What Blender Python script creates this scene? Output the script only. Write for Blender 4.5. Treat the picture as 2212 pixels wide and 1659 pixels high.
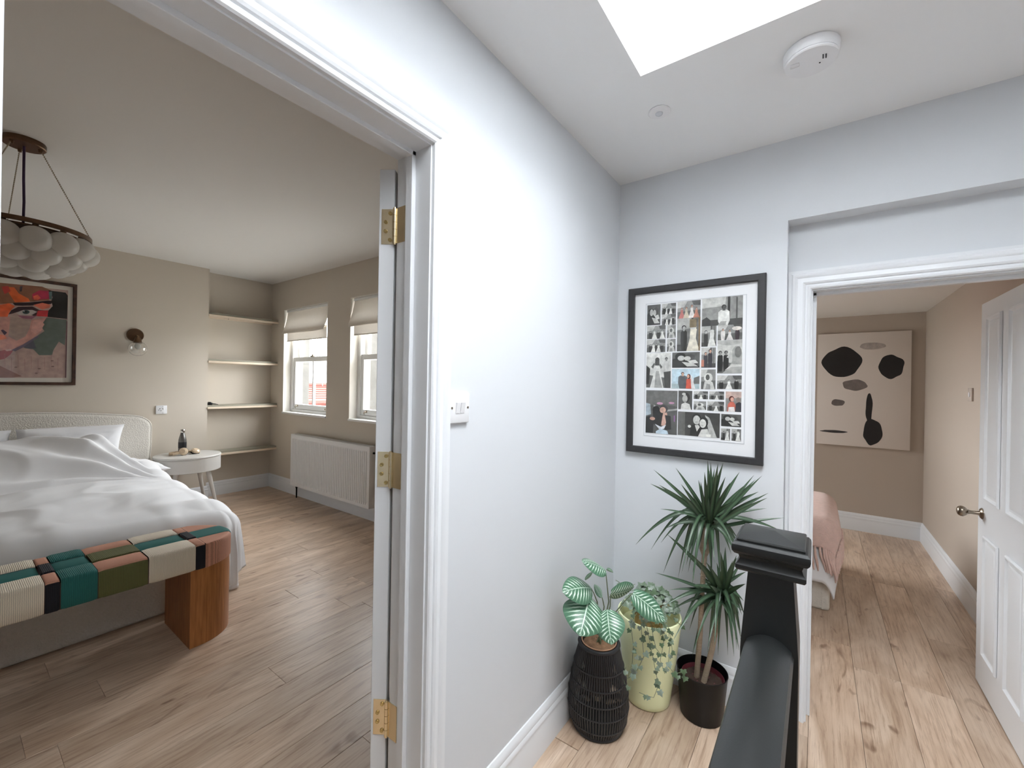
import bpy, bmesh, math, random
from math import sin, cos, pi, radians, hypot, sqrt, atan2
from mathutils import Vector, Matrix, noise

for o in list(bpy.data.objects):
    bpy.data.objects.remove(o)
SC = bpy.context.scene
COL = SC.collection
random.seed(7)

# ------------------------------------------------------------------ camera
F_PX, CX, CY = 907.3, 1106.0, 829.5          # photograph taken as 2212 x 1659
EYE = Vector((0, 0, 1.40))
_y, _p, _r = radians(36.0156), radians(-0.0367), radians(0.9827)
FWD = Vector((-sin(_y) * cos(_p), cos(_y) * cos(_p), sin(_p)))
_rt = Vector((cos(_y), sin(_y), 0))
_up = _rt.cross(FWD)
RIGHT = _rt * cos(_r) + _up * sin(_r)
UP = -_rt * sin(_r) + _up * cos(_r)
cam_d = bpy.data.cameras.new('camera')
cam = bpy.data.objects.new('camera', cam_d)
COL.objects.link(cam)
m = Matrix((RIGHT, UP, -FWD)).transposed().to_4x4()
m.translation = EYE
cam.matrix_world = m
cam_d.sensor_fit = 'HORIZONTAL'
cam_d.sensor_width = 36.0
cam_d.lens = F_PX / 2212 * 36.0
cam_d.clip_start = 0.02
cam_d.clip_end = 500
SC.camera = cam

def ray(px, py):
    return RIGHT * ((px - CX) / F_PX) - UP * ((py - CY) / F_PX) + FWD
def on_x(px, py, X):
    d = ray(px, py); return EYE + d * (X / d.x)
def on_y(px, py, Y):
    d = ray(px, py); return EYE + d * (Y / d.y)
def on_z(px, py, Z):
    d = ray(px, py); return EYE + d * ((Z - EYE.z) / d.z)
def at_d(px, py, depth):
    return EYE + ray(px, py) * depth

# ------------------------------------------------------------------ world, light, exposure
wd = bpy.data.worlds.new('overcast_sky'); SC.world = wd
wd.use_nodes = True
nt = wd.node_tree; nt.nodes.clear()
wo = nt.nodes.new('ShaderNodeOutputWorld'); bg = nt.nodes.new('ShaderNodeBackground')
bg.inputs['Color'].default_value = (0.93, 0.97, 1.0, 1)
bg.inputs['Strength'].default_value = 17.0
nt.links.new(bg.outputs[0], wo.inputs[0])
SC.view_settings.view_transform = 'Standard'
SC.view_settings.look = 'None'
SC.view_settings.gamma = 1.0
SC.view_settings.use_curve_mapping = False
SC.view_settings.exposure = 0.2

def portal(name, loc, rot, sx, sy):
    """a light portal in an opening: guides the sky light through it, gives no light of its own"""
    d = bpy.data.lights.new(name, 'AREA'); d.shape = 'RECTANGLE'; d.size = sx; d.size_y = sy
    d.cycles.is_portal = True
    o = bpy.data.objects.new(name, d); COL.objects.link(o); o.location = loc; o.rotation_euler = rot
    return o
# key dimensions (metres)
XL = -0.839          # landing left wall face
XLB = -0.97          # bedroom side of that wall
YB = 2.077           # landing back wall face
YR = 2.165           # face of the shallow recess round the second door
HC = 2.435           # landing ceiling
HB = 2.655           # bedroom ceiling
XBR, XAL = -5.65, -5.83   # chimney breast and alcove faces
YW = 2.61            # bedroom window wall face
YC, XR2, H2 = 5.42, 0.81, 2.137   # second bedroom: canvas wall, right wall, ceiling
SKY = (-0.492, 0.70, 0.05, 1.378)   # skylight opening x0,x1,y0,y1
WINS = [(-5.50, -4.49), (-4.05, -3.04)]
WZ0, WZ1 = 0.985, 2.29
portal('skylight_offscreen', ((SKY[0]+SKY[1])/2, (SKY[2]+SKY[3])/2, 3.18), (0, 0, 0), SKY[1]-SKY[0], SKY[3]-SKY[2])
for i, (a, b) in enumerate(WINS):
    portal('window_portal', ((a+b)/2, 3.06, (WZ0+WZ1)/2), (radians(-90), 0, 0), b-a, WZ1-WZ0)
portal('window_second_bedroom_offscreen', (-2.26, 4.15, 1.375), (0, radians(-90), 0), 1.05, 1.5)

# ------------------------------------------------------------------ materials
def lin(c):
    return tuple(((v/255)/12.92 if v/255 <= 0.04045 else ((v/255+0.055)/1.055)**2.4) for v in c)
MATS = {}
def mat(name, rgb, rough=0.5, metal=0.0, bump=None, var=None, spec=None, sheen=0, coat=0, stretch=None, trans=0, coords='Object'):
    """principled material; bump=(scale, strength, distance), var=(scale, amount): colour mottling"""
    if name in MATS: return MATS[name]
    m = bpy.data.materials.new(name); m.use_nodes = True
    n = m.node_tree.nodes; l = m.node_tree.links
    b = n['Principled BSDF']
    c = lin(rgb) if max(rgb) > 1 else rgb
    b.inputs['Base Color'].default_value = (*c, 1)
    b.inputs['Roughness'].default_value = rough
    b.inputs['Metallic'].default_value = metal
    if spec is not None: b.inputs['Specular IOR Level'].default_value = spec
    if sheen: b.inputs['Sheen Weight'].default_value = sheen
    if coat: b.inputs['Coat Weight'].default_value = coat
    if bump or var:
        tc = n.new('ShaderNodeTexCoord'); vec = tc.outputs[coords]
        if stretch:
            mp = n.new('ShaderNodeMapping'); mp.inputs['Scale'].default_value = stretch
            l.new(vec, mp.inputs[0]); vec = mp.outputs[0]
        if var:
            nz = n.new('ShaderNodeTexNoise'); nz.inputs['Scale'].default_value = var[0]; nz.inputs['Detail'].default_value = 4
            l.new(vec, nz.inputs['Vector'])
            mx = n.new('ShaderNodeMix'); mx.data_type = 'RGBA'
            mx.inputs[6].default_value = (*[max(0, v*(1-var[1])) for v in c], 1)
            mx.inputs[7].default_value = (*[min(1, v*(1+var[1])) for v in c], 1)
            l.new(nz.outputs[0], mx.inputs[0]); l.new(mx.outputs[2], b.inputs['Base Color'])
        if bump:
            nz = n.new('ShaderNodeTexNoise'); nz.inputs['Scale'].default_value = bump[0]; nz.inputs['Detail'].default_value = 3
            l.new(vec, nz.inputs['Vector'])
            bp = n.new('ShaderNodeBump'); bp.inputs['Strength'].default_value = bump[1]
            bp.inputs['Distance'].default_value = bump[2] if len(bump) > 2 else 0.002
            l.new(nz.outputs[0], bp.inputs['Height']); l.new(bp.outputs[0], b.inputs['Normal'])
    if trans:
        tr = n.new('ShaderNodeBsdfTranslucent'); tr.inputs[0].default_value = (*c, 1)
        mx = n.new('ShaderNodeMixShader'); mx.inputs[0].default_value = trans
        l.new(b.outputs[0], mx.inputs[1]); l.new(tr.outputs[0], mx.inputs[2])
        l.new(mx.outputs[0], n['Material Output'].inputs['Surface'])
    MATS[name] = m
    return m

def glass_mat(name, tint=(1, 1, 1), refl=0.06):
    m = bpy.data.materials.new(name); m.use_nodes = True
    n = m.node_tree.nodes; l = m.node_tree.links; n.remove(n['Principled BSDF'])
    t = n.new('ShaderNodeBsdfTransparent'); t.inputs[0].default_value = (*tint, 1)
    g = n.new('ShaderNodeBsdfGlossy'); g.inputs['Roughness'].default_value = 0.02
    fr = n.new('ShaderNodeFresnel'); fr.inputs['IOR'].default_value = 1.45
    mx = n.new('ShaderNodeMixShader')
    ge = n.new('ShaderNodeNewGeometry'); iv = n.new('ShaderNodeMath'); iv.operation = 'SUBTRACT'; iv.inputs[0].default_value = 1.0
    l.new(ge.outputs['Backfacing'], iv.inputs[1])
    ml = n.new('ShaderNodeMath'); ml.operation = 'MULTIPLY'      # only the entry face reflects
    l.new(fr.outputs[0], ml.inputs[0]); l.new(iv.outputs[0], ml.inputs[1])
    l.new(ml.outputs[0], mx.inputs[0]); l.new(t.outputs[0], mx.inputs[1]); l.new(g.outputs[0], mx.inputs[2])
    l.new(mx.outputs[0], n['Material Output'].inputs['Surface'])
    MATS[name] = m
    return m

def ramp(n, stops):
    r = n.new('ShaderNodeValToRGB'); e = r.color_ramp.elements
    while len(e) < len(stops): e.new(0.5)
    for k, (p, c) in enumerate(stops):
        e[k].position = p; e[k].color = (*lin(c), 1)
    return r

def oak_floor():
    m = bpy.data.materials.new('oak_plank'); m.use_nodes = True
    n = m.node_tree.nodes; l = m.node_tree.links; b = n['Principled BSDF']
    tc = n.new('ShaderNodeTexCoord'); oi = n.new('ShaderNodeObjectInfo')
    off = n.new('ShaderNodeVectorMath'); off.operation = 'SCALE'; off.inputs[3].default_value = 37.0
    cmb = n.new('ShaderNodeCombineXYZ')
    for k in range(3): l.new(oi.outputs['Random'], cmb.inputs[k])
    l.new(cmb.outputs[0], off.inputs[0])
    add = n.new('ShaderNodeVectorMath'); add.operation = 'ADD'
    l.new(tc.outputs['Object'], add.inputs[0]); l.new(off.outputs[0], add.inputs[1])
    def nz(scale, sx, sy, detail=5, dist=0.0, rough=0.55):
        mp = n.new('ShaderNodeMapping'); mp.inputs['Scale'].default_value = (sx, sy, 1)
        l.new(add.outputs[0], mp.inputs[0])
        t = n.new('ShaderNodeTexNoise'); t.inputs['Scale'].default_value = scale; t.inputs['Detail'].default_value = detail
        t.inputs['Distortion'].default_value = dist; t.inputs['Roughness'].default_value = rough
        l.new(mp.outputs[0], t.inputs['Vector']); return t.outputs[0]
    broad = nz(2.2, 3.2, 0.8, 3, 1.2)
    fine = nz(6.0, 14.0, 0.7, 6, 0.4, 0.7)
    knot = nz(3.0, 2.4, 0.9, 2, 2.2)
    r1 = ramp(n, [(0.20, (172, 146, 123)), (0.42, (205, 182, 160)), (0.60, (221, 201, 181)), (0.85, (236, 220, 203))])
    l.new(broad, r1.inputs[0])
    r2 = ramp(n, [(0.25, (168, 142, 122)), (0.5, (236, 227, 218)), (0.8, (255, 252, 248))])
    l.new(fine, r2.inputs[0])
    mx = n.new('ShaderNodeMix'); mx.data_type = 'RGBA'; mx.blend_type = 'MULTIPLY'; mx.inputs[0].default_value = 0.9
    l.new(r1.outputs[0], mx.inputs[6]); l.new(r2.outputs[0], mx.inputs[7])
    r3 = ramp(n, [(0.0, (120, 92, 72)), (0.24, (150, 122, 100)), (0.36, (255, 255, 255)), (1.0, (255, 255, 255))])
    l.new(knot, r3.inputs[0])
    m2 = n.new('ShaderNodeMix'); m2.data_type = 'RGBA'; m2.blend_type = 'MULTIPLY'; m2.inputs[0].default_value = 0.7
    l.new(mx.outputs[2], m2.inputs[6]); l.new(r3.outputs[0], m2.inputs[7])
    hv = n.new('ShaderNodeHueSaturation')
    mr = n.new('ShaderNodeMapRange'); mr.inputs['To Min'].default_value = 0.86; mr.inputs['To Max'].default_value = 1.12
    l.new(oi.outputs['Random'], mr.inputs['Value']); l.new(mr.outputs[0], hv.inputs['Value'])
    hv.inputs['Saturation'].default_value = 0.95
    l.new(m2.outputs[2], hv.inputs['Color']); l.new(hv.outputs[0], b.inputs['Base Color'])
    b.inputs['Roughness'].default_value = 0.36
    b.inputs['Specular IOR Level'].default_value = 0.55
    bp = n.new('ShaderNodeBump'); bp.inputs['Strength'].default_value = 0.12; bp.inputs['Distance'].default_value = 0.001
    l.new(fine, bp.inputs['Height']); l.new(bp.outputs[0], b.inputs['Normal'])
    MATS['oak_plank'] = m
    return m

def wood(name, dark, light, scale=4, stretch=(10, 10, 0.8), rough=0.45):
    m = bpy.data.materials.new(name); m.use_nodes = True
    n = m.node_tree.nodes; l = m.node_tree.links; b = n['Principled BSDF']
    tc = n.new('ShaderNodeTexCoord'); mp = n.new('ShaderNodeMapping'); mp.inputs['Scale'].default_value = stretch
    l.new(tc.outputs['Object'], mp.inputs[0])
    t = n.new('ShaderNodeTexNoise'); t.inputs['Scale'].default_value = scale; t.inputs['Detail'].default_value = 5; t.inputs['Distortion'].default_value = 0.6
    l.new(mp.outputs[0], t.inputs['Vector'])
    r = ramp(n, [(0.3, dark), (0.7, light)])
    l.new(t.outputs[0], r.inputs[0]); l.new(r.outputs[0], b.inputs['Base Color'])
    b.inputs['Roughness'].default_value = rough
    MATS[name] = m
    return m

def cord(name, rgb, axis):
    """wound paper cord: ridges across the strap, run along the other way"""
    m = bpy.data.materials.new(name); m.use_nodes = True
    n = m.node_tree.nodes; l = m.node_tree.links; b = n['Principled BSDF']
    tc = n.new('ShaderNodeTexCoord'); w = n.new('ShaderNodeTexWave'); w.wave_type = 'BANDS'
    w.bands_direction = axis; w.inputs['Scale'].default_value = 56; w.inputs['Distortion'].default_value = 1.0
    w.inputs['Detail'].default_value = 1.5; w.inputs['Detail Scale'].default_value = 2
    l.new(tc.outputs['Object'], w.inputs['Vector'])
    c = lin(rgb)
    mx = n.new('ShaderNodeMix'); mx.data_type = 'RGBA'
    mx.inputs[6].default_value = (*[v*0.76 for v in c], 1); mx.inputs[7].default_value = (*[min(1, v*1.12) for v in c], 1)
    l.new(w.outputs['Fac'], mx.inputs[0]); l.new(mx.outputs[2], b.inputs['Base Color'])
    b.inputs['Roughness'].default_value = 0.8
    bp = n.new('ShaderNodeBump'); bp.inputs['Strength'].default_value = 0.35; bp.inputs['Distance'].default_value = 0.003
    l.new(w.outputs['Fac'], bp.inputs['Height']); l.new(bp.outputs[0], b.inputs['Normal'])
    MATS[name] = m
    return m

def leaf_mat(name, kind):
    """leaf colour from the blade's own coordinates: u along, v across"""
    m = bpy.data.materials.new(name); m.use_nodes = True
    n = m.node_tree.nodes; l = m.node_tree.links; b = n['Principled BSDF']
    tc = n.new('ShaderNodeTexCoord'); sx = n.new('ShaderNodeSeparateXYZ'); l.new(tc.outputs['UV'], sx.inputs[0])
    ab = n.new('ShaderNodeMath'); ab.operation = 'ABSOLUTE'; l.new(sx.outputs['Y'], ab.inputs[0])
    def math(op, a, bb):
        x = n.new('ShaderNodeMath'); x.operation = op
        for k, v in enumerate((a, bb)):
            if isinstance(v, (int, float)): x.inputs[k].default_value = v
            else: l.new(v, x.inputs[k])
        return x.outputs[0]
    if kind == 'calathea':
        nz = n.new('ShaderNodeTexNoise'); nz.inputs['Scale'].default_value = 5; l.new(tc.outputs['UV'], nz.inputs['Vector'])
        ph = math('SUBTRACT', sx.outputs['X'], math('MULTIPLY', ab.outputs[0], 0.22))
        ph = math('ADD', ph, math('MULTIPLY', nz.outputs[0], 0.03))
        st = math('SINE', math('MULTIPLY', ph, 62.0), 0)
        band = math('SUBTRACT', 1.0, math('MULTIPLY', math('ABSOLUTE', math('SUBTRACT', ab.outputs[0], 0.42), 0), 2.4))
        f = math('ADD', math('MULTIPLY', st, 0.5), math('MULTIPLY', band, 0.42))
        mid = math('LESS_THAN', ab.outputs[0], 0.03)
        f = math('MAXIMUM', f, math('MULTIPLY', mid, 0.7))
        r = ramp(n, [(0.28, (76, 116, 90)), (0.46, (112, 150, 120)), (0.60, (172, 200, 176)), (0.80, (220, 234, 222))])
        l.new(f, r.inputs[0]); l.new(r.outputs[0], b.inputs['Base Color'])
        b.inputs['Roughness'].default_value = 0.35
    elif kind == 'dracaena':
        nz = n.new('ShaderNodeTexNoise'); nz.inputs['Scale'].default_value = 3; l.new(tc.outputs['Object'], nz.inputs['Vector'])
        f = math('ADD', math('MULTIPLY', ab.outputs[0], 0.5), math('MULTIPLY', nz.outputs[0], 0.5))
        r = ramp(n, [(0.2, (84, 108, 82)), (0.5, (62, 86, 62)), (0.72, (52, 68, 54)), (0.9, (66, 50, 52))])
        l.new(f, r.inputs[0]); l.new(r.outputs[0], b.inputs['Base Color'])
        b.inputs['Roughness'].default_value = 0.32
    else:
        oi = n.new('ShaderNodeObjectInfo')
        f = math('ADD', math('MULTIPLY', oi.outputs['Random'], 0.7), math('MULTIPLY', ab.outputs[0], 0.3))
        r = ramp(n, [(0.1, (84, 108, 76)), (0.45, (116, 134, 112)), (0.8, (146, 158, 146)), (1.0, (184, 194, 180))])
        l.new(f, r.inputs[0]); l.new(r.outputs[0], b.inputs['Base Color'])
        b.inputs['Roughness'].default_value = 0.4
    MATS[name] = m
    return m

def print_mat(name, rough=0.5, grain=0.12, gscale=60):
    m = bpy.data.materials.new(name); m.use_nodes = True
    n = m.node_tree.nodes; l = m.node_tree.links; b = n['Principled BSDF']
    a = n.new('ShaderNodeAttribute'); a.attribute_name = 'ink'
    tc = n.new('ShaderNodeTexCoord'); nz = n.new('ShaderNodeTexNoise'); nz.inputs['Scale'].default_value = gscale; nz.inputs['Detail'].default_value = 5
    l.new(tc.outputs['Object'], nz.inputs['Vector'])
    mr = n.new('ShaderNodeMapRange'); mr.inputs['From Min'].default_value = 0.3; mr.inputs['From Max'].default_value = 0.7
    mr.inputs['To Min'].default_value = 1-grain; mr.inputs['To Max'].default_value = 1+grain
    l.new(nz.outputs[0], mr.inputs[0])
    vm = n.new('ShaderNodeVectorMath'); vm.operation = 'SCALE'
    l.new(a.outputs['Color'], vm.inputs[0]); l.new(mr.outputs[0], vm.inputs[3])
    l.new(vm.outputs[0], b.inputs['Base Color'])
    b.inputs['Roughness'].default_value = rough
    MATS[name] = m
    return m

WHITE = mat('white_wall_paint', (219, 222, 226), 0.6, bump=(220, 0.06, 0.0008))
CEILW = mat('white_ceiling_paint', (244, 245, 246), 0.7)
TRIM = mat('white_gloss_trim', (231, 233, 236), 0.3, spec=0.4)
BEIGE = mat('beige_wall_paint', (208, 198, 184), 0.7, bump=(180, 0.08, 0.0008))
BEIGE2 = mat('taupe_wall_paint', (188, 175, 162), 0.7, bump=(180, 0.08, 0.0008))
BCEIL = mat('warm_white_ceiling_paint', (236, 233, 229), 0.75)
OAK = oak_floor()
SUB = mat('dark_subfloor', (92, 70, 54), 0.8)
EXTW = mat('weathered_grey_brick', (96, 94, 90), 0.85, bump=(30, 0.4, 0.004), var=(14, 0.25))
PANE = glass_mat('window_glass')
BRASS = mat('polished_brass', (228, 212, 178), 0.25, 1.0, var=(40, 0.1))
ABRASS = mat('aged_dark_brass', (112, 90, 72), 0.36, 1.0, var=(30, 0.25))
BLACK = mat('black_satin_paint', (30, 32, 32), 0.38, spec=0.5, bump=(260, 0.12, 0.0006))
DGREY = mat('black_plastic', (9, 9, 10), 0.45, spec=0.3)
STEEL = mat('brushed_nickel', (150, 138, 124), 0.28, 1.0)

# ------------------------------------------------------------------ mesh builder
ORG = {}
class MB:
    def __init__(s): s.v = []; s.f = []; s.uv = None; s.ink = None
    def add(s, vs, fs):
        b = len(s.v); s.v += [Vector(v) for v in vs]; s.f += [tuple(i+b for i in f) for f in fs]; return s
    def box(s, x0, y0, z0, x1, y1, z1):
        x0, x1 = sorted((x0, x1)); y0, y1 = sorted((y0, y1)); z0, z1 = sorted((z0, z1))
        return s.add([(x0,y0,z0),(x1,y0,z0),(x1,y1,z0),(x0,y1,z0),(x0,y0,z1),(x1,y0,z1),(x1,y1,z1),(x0,y1,z1)],
                     [(0,3,2,1),(4,5,6,7),(0,1,5,4),(1,2,6,5),(2,3,7,6),(3,0,4,7)])
    def rbox(s, x0, y0, z0, x1, y1, z1, b=0.005, seg=2):
        bm = bmesh.new(); bmesh.ops.create_cube(bm, size=1)
        for v in bm.verts:
            v.co = Vector(((x0+x1)/2+v.co.x*abs(x1-x0), (y0+y1)/2+v.co.y*abs(y1-y0), (z0+z1)/2+v.co.z*abs(z1-z0)))
        bmesh.ops.bevel(bm, geom=list(bm.edges), offset=b, segments=seg, affect='EDGES', profile=0.5)
        bm.verts.index_update()
        s.add([v.co.copy() for v in bm.verts], [tuple(v.index for v in f.verts) for f in bm.faces]); bm.free(); return s
    def prism(s, poly, axis, a0, a1):
        """extrude a polygon: axis x -> (y,z), y -> (x,z), z -> (x,y)"""
        def P(u, v, a): return {'x': (a, u, v), 'y': (u, a, v), 'z': (u, v, a)}[axis]
        n = len(poly)
        vs = [P(u, v, a0) for u, v in poly]+[P(u, v, a1) for u, v in poly]
        fs = [tuple(range(n-1, -1, -1)), tuple(range(n, 2*n))]+[(i, (i+1) % n, n+(i+1) % n, n+i) for i in range(n)]
        s.add(vs, fs); return s
    def lathe(s, prof, c=(0, 0, 0), seg=32, axis='z', scale=(1, 1)):
        """revolve (r, h) points; ends with r=0 close"""
        c = Vector(c); rings = []; b0 = len(s.v)
        vs = []; fs = []
        for r, h in prof:
            if r < 1e-6:
                rings.append([len(vs)]); vs.append((0, 0, h))
            else:
                rings.append(list(range(len(vs), len(vs)+seg)))
                vs += [(r*cos(2*pi*k/seg)*scale[0], r*sin(2*pi*k/seg)*scale[1], h) for k in range(seg)]
        for a, b in zip(rings, rings[1:]):
            for k in range(seg):
                k2 = (k+1) % seg
                if len(a) == 1 and len(b) == 1: continue
                if len(a) == 1: fs.append((a[0], b[k2], b[k]))
                elif len(b) == 1: fs.append((a[k], a[k2], b[0]))
                else: fs.append((a[k], a[k2], b[k2], b[k]))
        out = []
        for x, y, z in vs:
            if axis == 'z': p = (x, y, z)
            elif axis == 'y': p = (x, z, -y)
            elif axis == '-y': p = (x, -z, y)
            elif axis == 'x': p = (z, y, -x)
            else: p = (-z, y, x)
            out.append(c+Vector(p))
        return s.add(out, fs)
    def ball(s, c, r, seg=20, rings=12, sc=(1, 1, 1)):
        b = len(s.v)
        prof = [(r*sin(pi*k/rings), -r*cos(pi*k/rings)) for k in range(rings+1)]
        prof[0] = (0, -r); prof[-1] = (0, r)
        s.lathe(prof, (0, 0, 0), seg)
        c = Vector(c)
        for k in range(b, len(s.v)):
            v = s.v[k]; s.v[k] = Vector((v.x*sc[0], v.y*sc[1], v.z*sc[2]))+c
        return s
    def tube(s, pts, r, seg=8, cap=True):
        pts = [Vector(p) for p in pts]; n = len(pts)
        rr = r if hasattr(r, '__len__') else [r]*n
        t0 = (pts[1]-pts[0]).normalized()
        up = Vector((0, 0, 1)) if abs(t0.z) < 0.9 else Vector((1, 0, 0))
        u = t0.cross(up).normalized(); vs = []; fs = []
        for i, p in enumerate(pts):
            t = ((pts[min(i+1, n-1)]-pts[max(i-1, 0)])).normalized()
            u = (u-t*u.dot(t)).normalized(); w = t.cross(u)
            for k in range(seg):
                a = 2*pi*k/seg; vs.append(p+(u*cos(a)+w*sin(a))*rr[i])
        for i in range(n-1):
            for k in range(seg):
                k2 = (k+1) % seg; fs.append((i*seg+k, i*seg+k2, (i+1)*seg+k2, (i+1)*seg+k))
        if cap:
            fs.append(tuple(range(seg-1, -1, -1))); fs.append(tuple((n-1)*seg+k for k in range(seg)))
        return s.add(vs, fs)
    def ring(s, c, R, r, seg=48, ts=8, axis='z'):
        vs = []; fs = []; c = Vector(c)
        for i in range(seg):
            a = 2*pi*i/seg
            for k in range(ts):
                b = 2*pi*k/ts; q = R+r*cos(b); z = r*sin(b)
                p = (q*cos(a), q*sin(a), z)
                if axis == 'x': p = (z, p[0], p[1])
                if axis == 'y': p = (p[0], z, p[1])
                vs.append(c+Vector(p))
        for i in range(seg):
            for k in range(ts):
                i2 = (i+1) % seg; k2 = (k+1) % ts
                fs.append((i*ts+k, i2*ts+k, i2*ts+k2, i*ts+k2))
        return s.add(vs, fs)
    def grid(s, fn, nu, nv):
        vs = [fn(i/nu, j/nv) for i in range(nu+1) for j in range(nv+1)]
        fs = [(i*(nv+1)+j, (i+1)*(nv+1)+j, (i+1)*(nv+1)+j+1, i*(nv+1)+j+1) for i in range(nu) for j in range(nv)]
        return s.add(vs, fs)
    def build(s, name, material, parent=None, smooth=35, local=False, origin=None):
        if parent is not None: org = Vector((0, 0, 0)) if local else ORG[parent]
        elif origin is not None: org = Vector(origin)
        else:
            mn = [min(v[k] for v in s.v) for k in range(3)]; mx = [max(v[k] for v in s.v) for k in range(3)]
            org = Vector(((mn[0]+mx[0])/2, (mn[1]+mx[1])/2, mn[2]))
        me = bpy.data.meshes.new(name)
        me.from_pydata([v-org for v in s.v], [], s.f)
        if s.uv is not None:
            uvl = me.uv_layers.new(name='UVMap')
            for lp in me.loops: uvl.data[lp.index].uv = s.uv[lp.vertex_index]
        if s.ink is not None:
            at = me.color_attributes.new('ink', 'FLOAT_COLOR', 'CORNER')
            for p in me.polygons:
                for li in p.loop_indices: at.data[li].color = (*s.ink[p.index], 1)
        me.materials.append(material)
        if smooth:
            me.shade_smooth(); me.set_sharp_from_angle(angle=radians(smooth))
        me.validate(); me.update()
        o = bpy.data.objects.new(name, me); COL.objects.link(o)
        if parent is not None: o.parent = parent; ORG[o] = org
        else: o.location = org; ORG[o] = org
        return o

def tag(o, label, cat=None, group=None, kind=None):
    o['label'] = label
    if cat: o['category'] = cat
    if group: o['group'] = group
    if kind: o['kind'] = kind
    return o
def thing(name, label, cat, loc, group=None, rz=0, kind=None):
    o = bpy.data.objects.new(name, None); COL.objects.link(o); o.location = loc; o.rotation_euler = (0, 0, rz)
    o.empty_display_size = 0.1
    ORG[o] = Vector(loc); tag(o, label, cat, group, kind); return o
def struct(mb, name, material, label, smooth=0):
    o = mb.build(name, material, None, smooth); tag(o, label, name.split('_')[0], kind='structure'); return o

# ------------------------------------------------------------------ setting: landing walls
DY0, DY1, DZ = 0.038, 0.770, 2.030      # bedroom doorway in the left wall
DX0, DX1, D2Z = -0.020, 0.690, 1.812    # second doorway in the back wall
LX1, LY0 = 1.40, -1.70                  # landing extents behind the camera
def wall_x(x0, x1, y0, y1, z0, z1, holes):
    """wall between x0 and x1 running along y, with rectangular holes (ya, yb, za, zb)"""
    mb = MB(); ys = y0
    for ya, yb, za, zb in sorted(holes):
        if ya > ys: mb.box(x0, ys, z0, x1, ya, z1)
        if za > z0: mb.box(x0, ya, z0, x1, yb, za)
        if zb < z1: mb.box(x0, ya, zb, x1, yb, z1)
        ys = yb
    if ys < y1: mb.box(x0, ys, z0, x1, y1, z1)
    return mb
def wall_y(y0, y1, x0, x1, z0, z1, holes):
    mb = MB(); xs = x0
    for xa, xb, za, zb in sorted(holes):
        if xa > xs: mb.box(xs, y0, z0, xa, y1, z1)
        if za > z0: mb.box(xa, y0, z0, xb, y1, za)
        if zb < z1: mb.box(xa, y0, zb, xb, y1, z1)
        xs = xb
    if xs < x1: mb.box(xs, y0, z0, x1, y1, z1)
    return mb
struct(wall_x(XL, -0.905, LY0, YB+0.25, 0, 3.05, [(DY0-.03, DY1+.03, 0, DZ+.03)]), 'wall_left', WHITE, 'white landing wall with the bedroom doorway')
wb = wall_y(YB, YR, -0.905, LX1+.1, 0, 3.05, [(-0.108, LX1, 0, 2.097)])
for bx in ((-0.108, YR, 0, DX0-.03, YR+.07, 3.0), (DX0-.03, YR, D2Z+.03, DX1+.03, YR+.07, 3.0), (DX1+.03, YR, 0, LX1+.1, YR+.07, 3.0), (-0.905, YR, 0, -0.108, YR+.07, 3.0)):
    wb.box(*bx)
struct(wb, 'wall_back', WHITE, 'white landing back wall with a shallow recess round the door')
struct(MB().box(LX1, LY0, 0, LX1+.1, YB, 3.05), 'wall_right', WHITE, 'plain white landing wall opposite the bedroom door')
struct(MB().box(-0.97, LY0-.1, 0, LX1+.1, LY0, 3.05), 'wall_front', WHITE, 'plain white landing wall across from the picture wall')
# ceiling with skylight shaft
cm = MB()
x0, x1, y0, y1 = SKY
for bx in ((XL-.06, LY0, HC, x0, YB+.02, HC+.12), (x1, LY0, HC, LX1+.05, YB+.02, HC+.12), (x0, LY0, HC, x1, y0, HC+.12), (x0, y1, HC, x1, YB+.02, HC+.12)):
    cm.box(*bx)
cl = struct(cm, 'ceiling_landing', CEILW, 'white landing ceiling with a skylight shaft')
sm = MB(); t = .05
sm.box(x0-t, y0-t, HC+.12, x0, y1+t, 3.15).box(x1, y0-t, HC+.12, x1+t, y1+t, 3.15).box(x0, y0-t, HC+.12, x1, y0, 3.15).box(x0, y1, HC+.12, x1, y1+t, 3.15)
sm.build('skylight_shaft', CEILW, cl, 0)
sk = thing('window_3', 'bright skylight at the top of its white shaft', 'window', ((x0+x1)/2, (y0+y1)/2, 3.10), kind='structure')
f = MB()
for bx in ((x0, y0, 3.07, x0+.05, y1, 3.15), (x1-.05, y0, 3.07, x1, y1, 3.15), (x0+.05, y0, 3.07, x1-.05, y0+.05, 3.15), (x0+.05, y1-.05, 3.07, x1-.05, y1, 3.15)): f.box(*bx)
f.build('skylight_frame', TRIM, sk, 0)
MB().box(x0+.04, y0+.04, 3.105, x1-.04, y1-.04, 3.113).build('pane', PANE, sk, 0)

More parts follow.
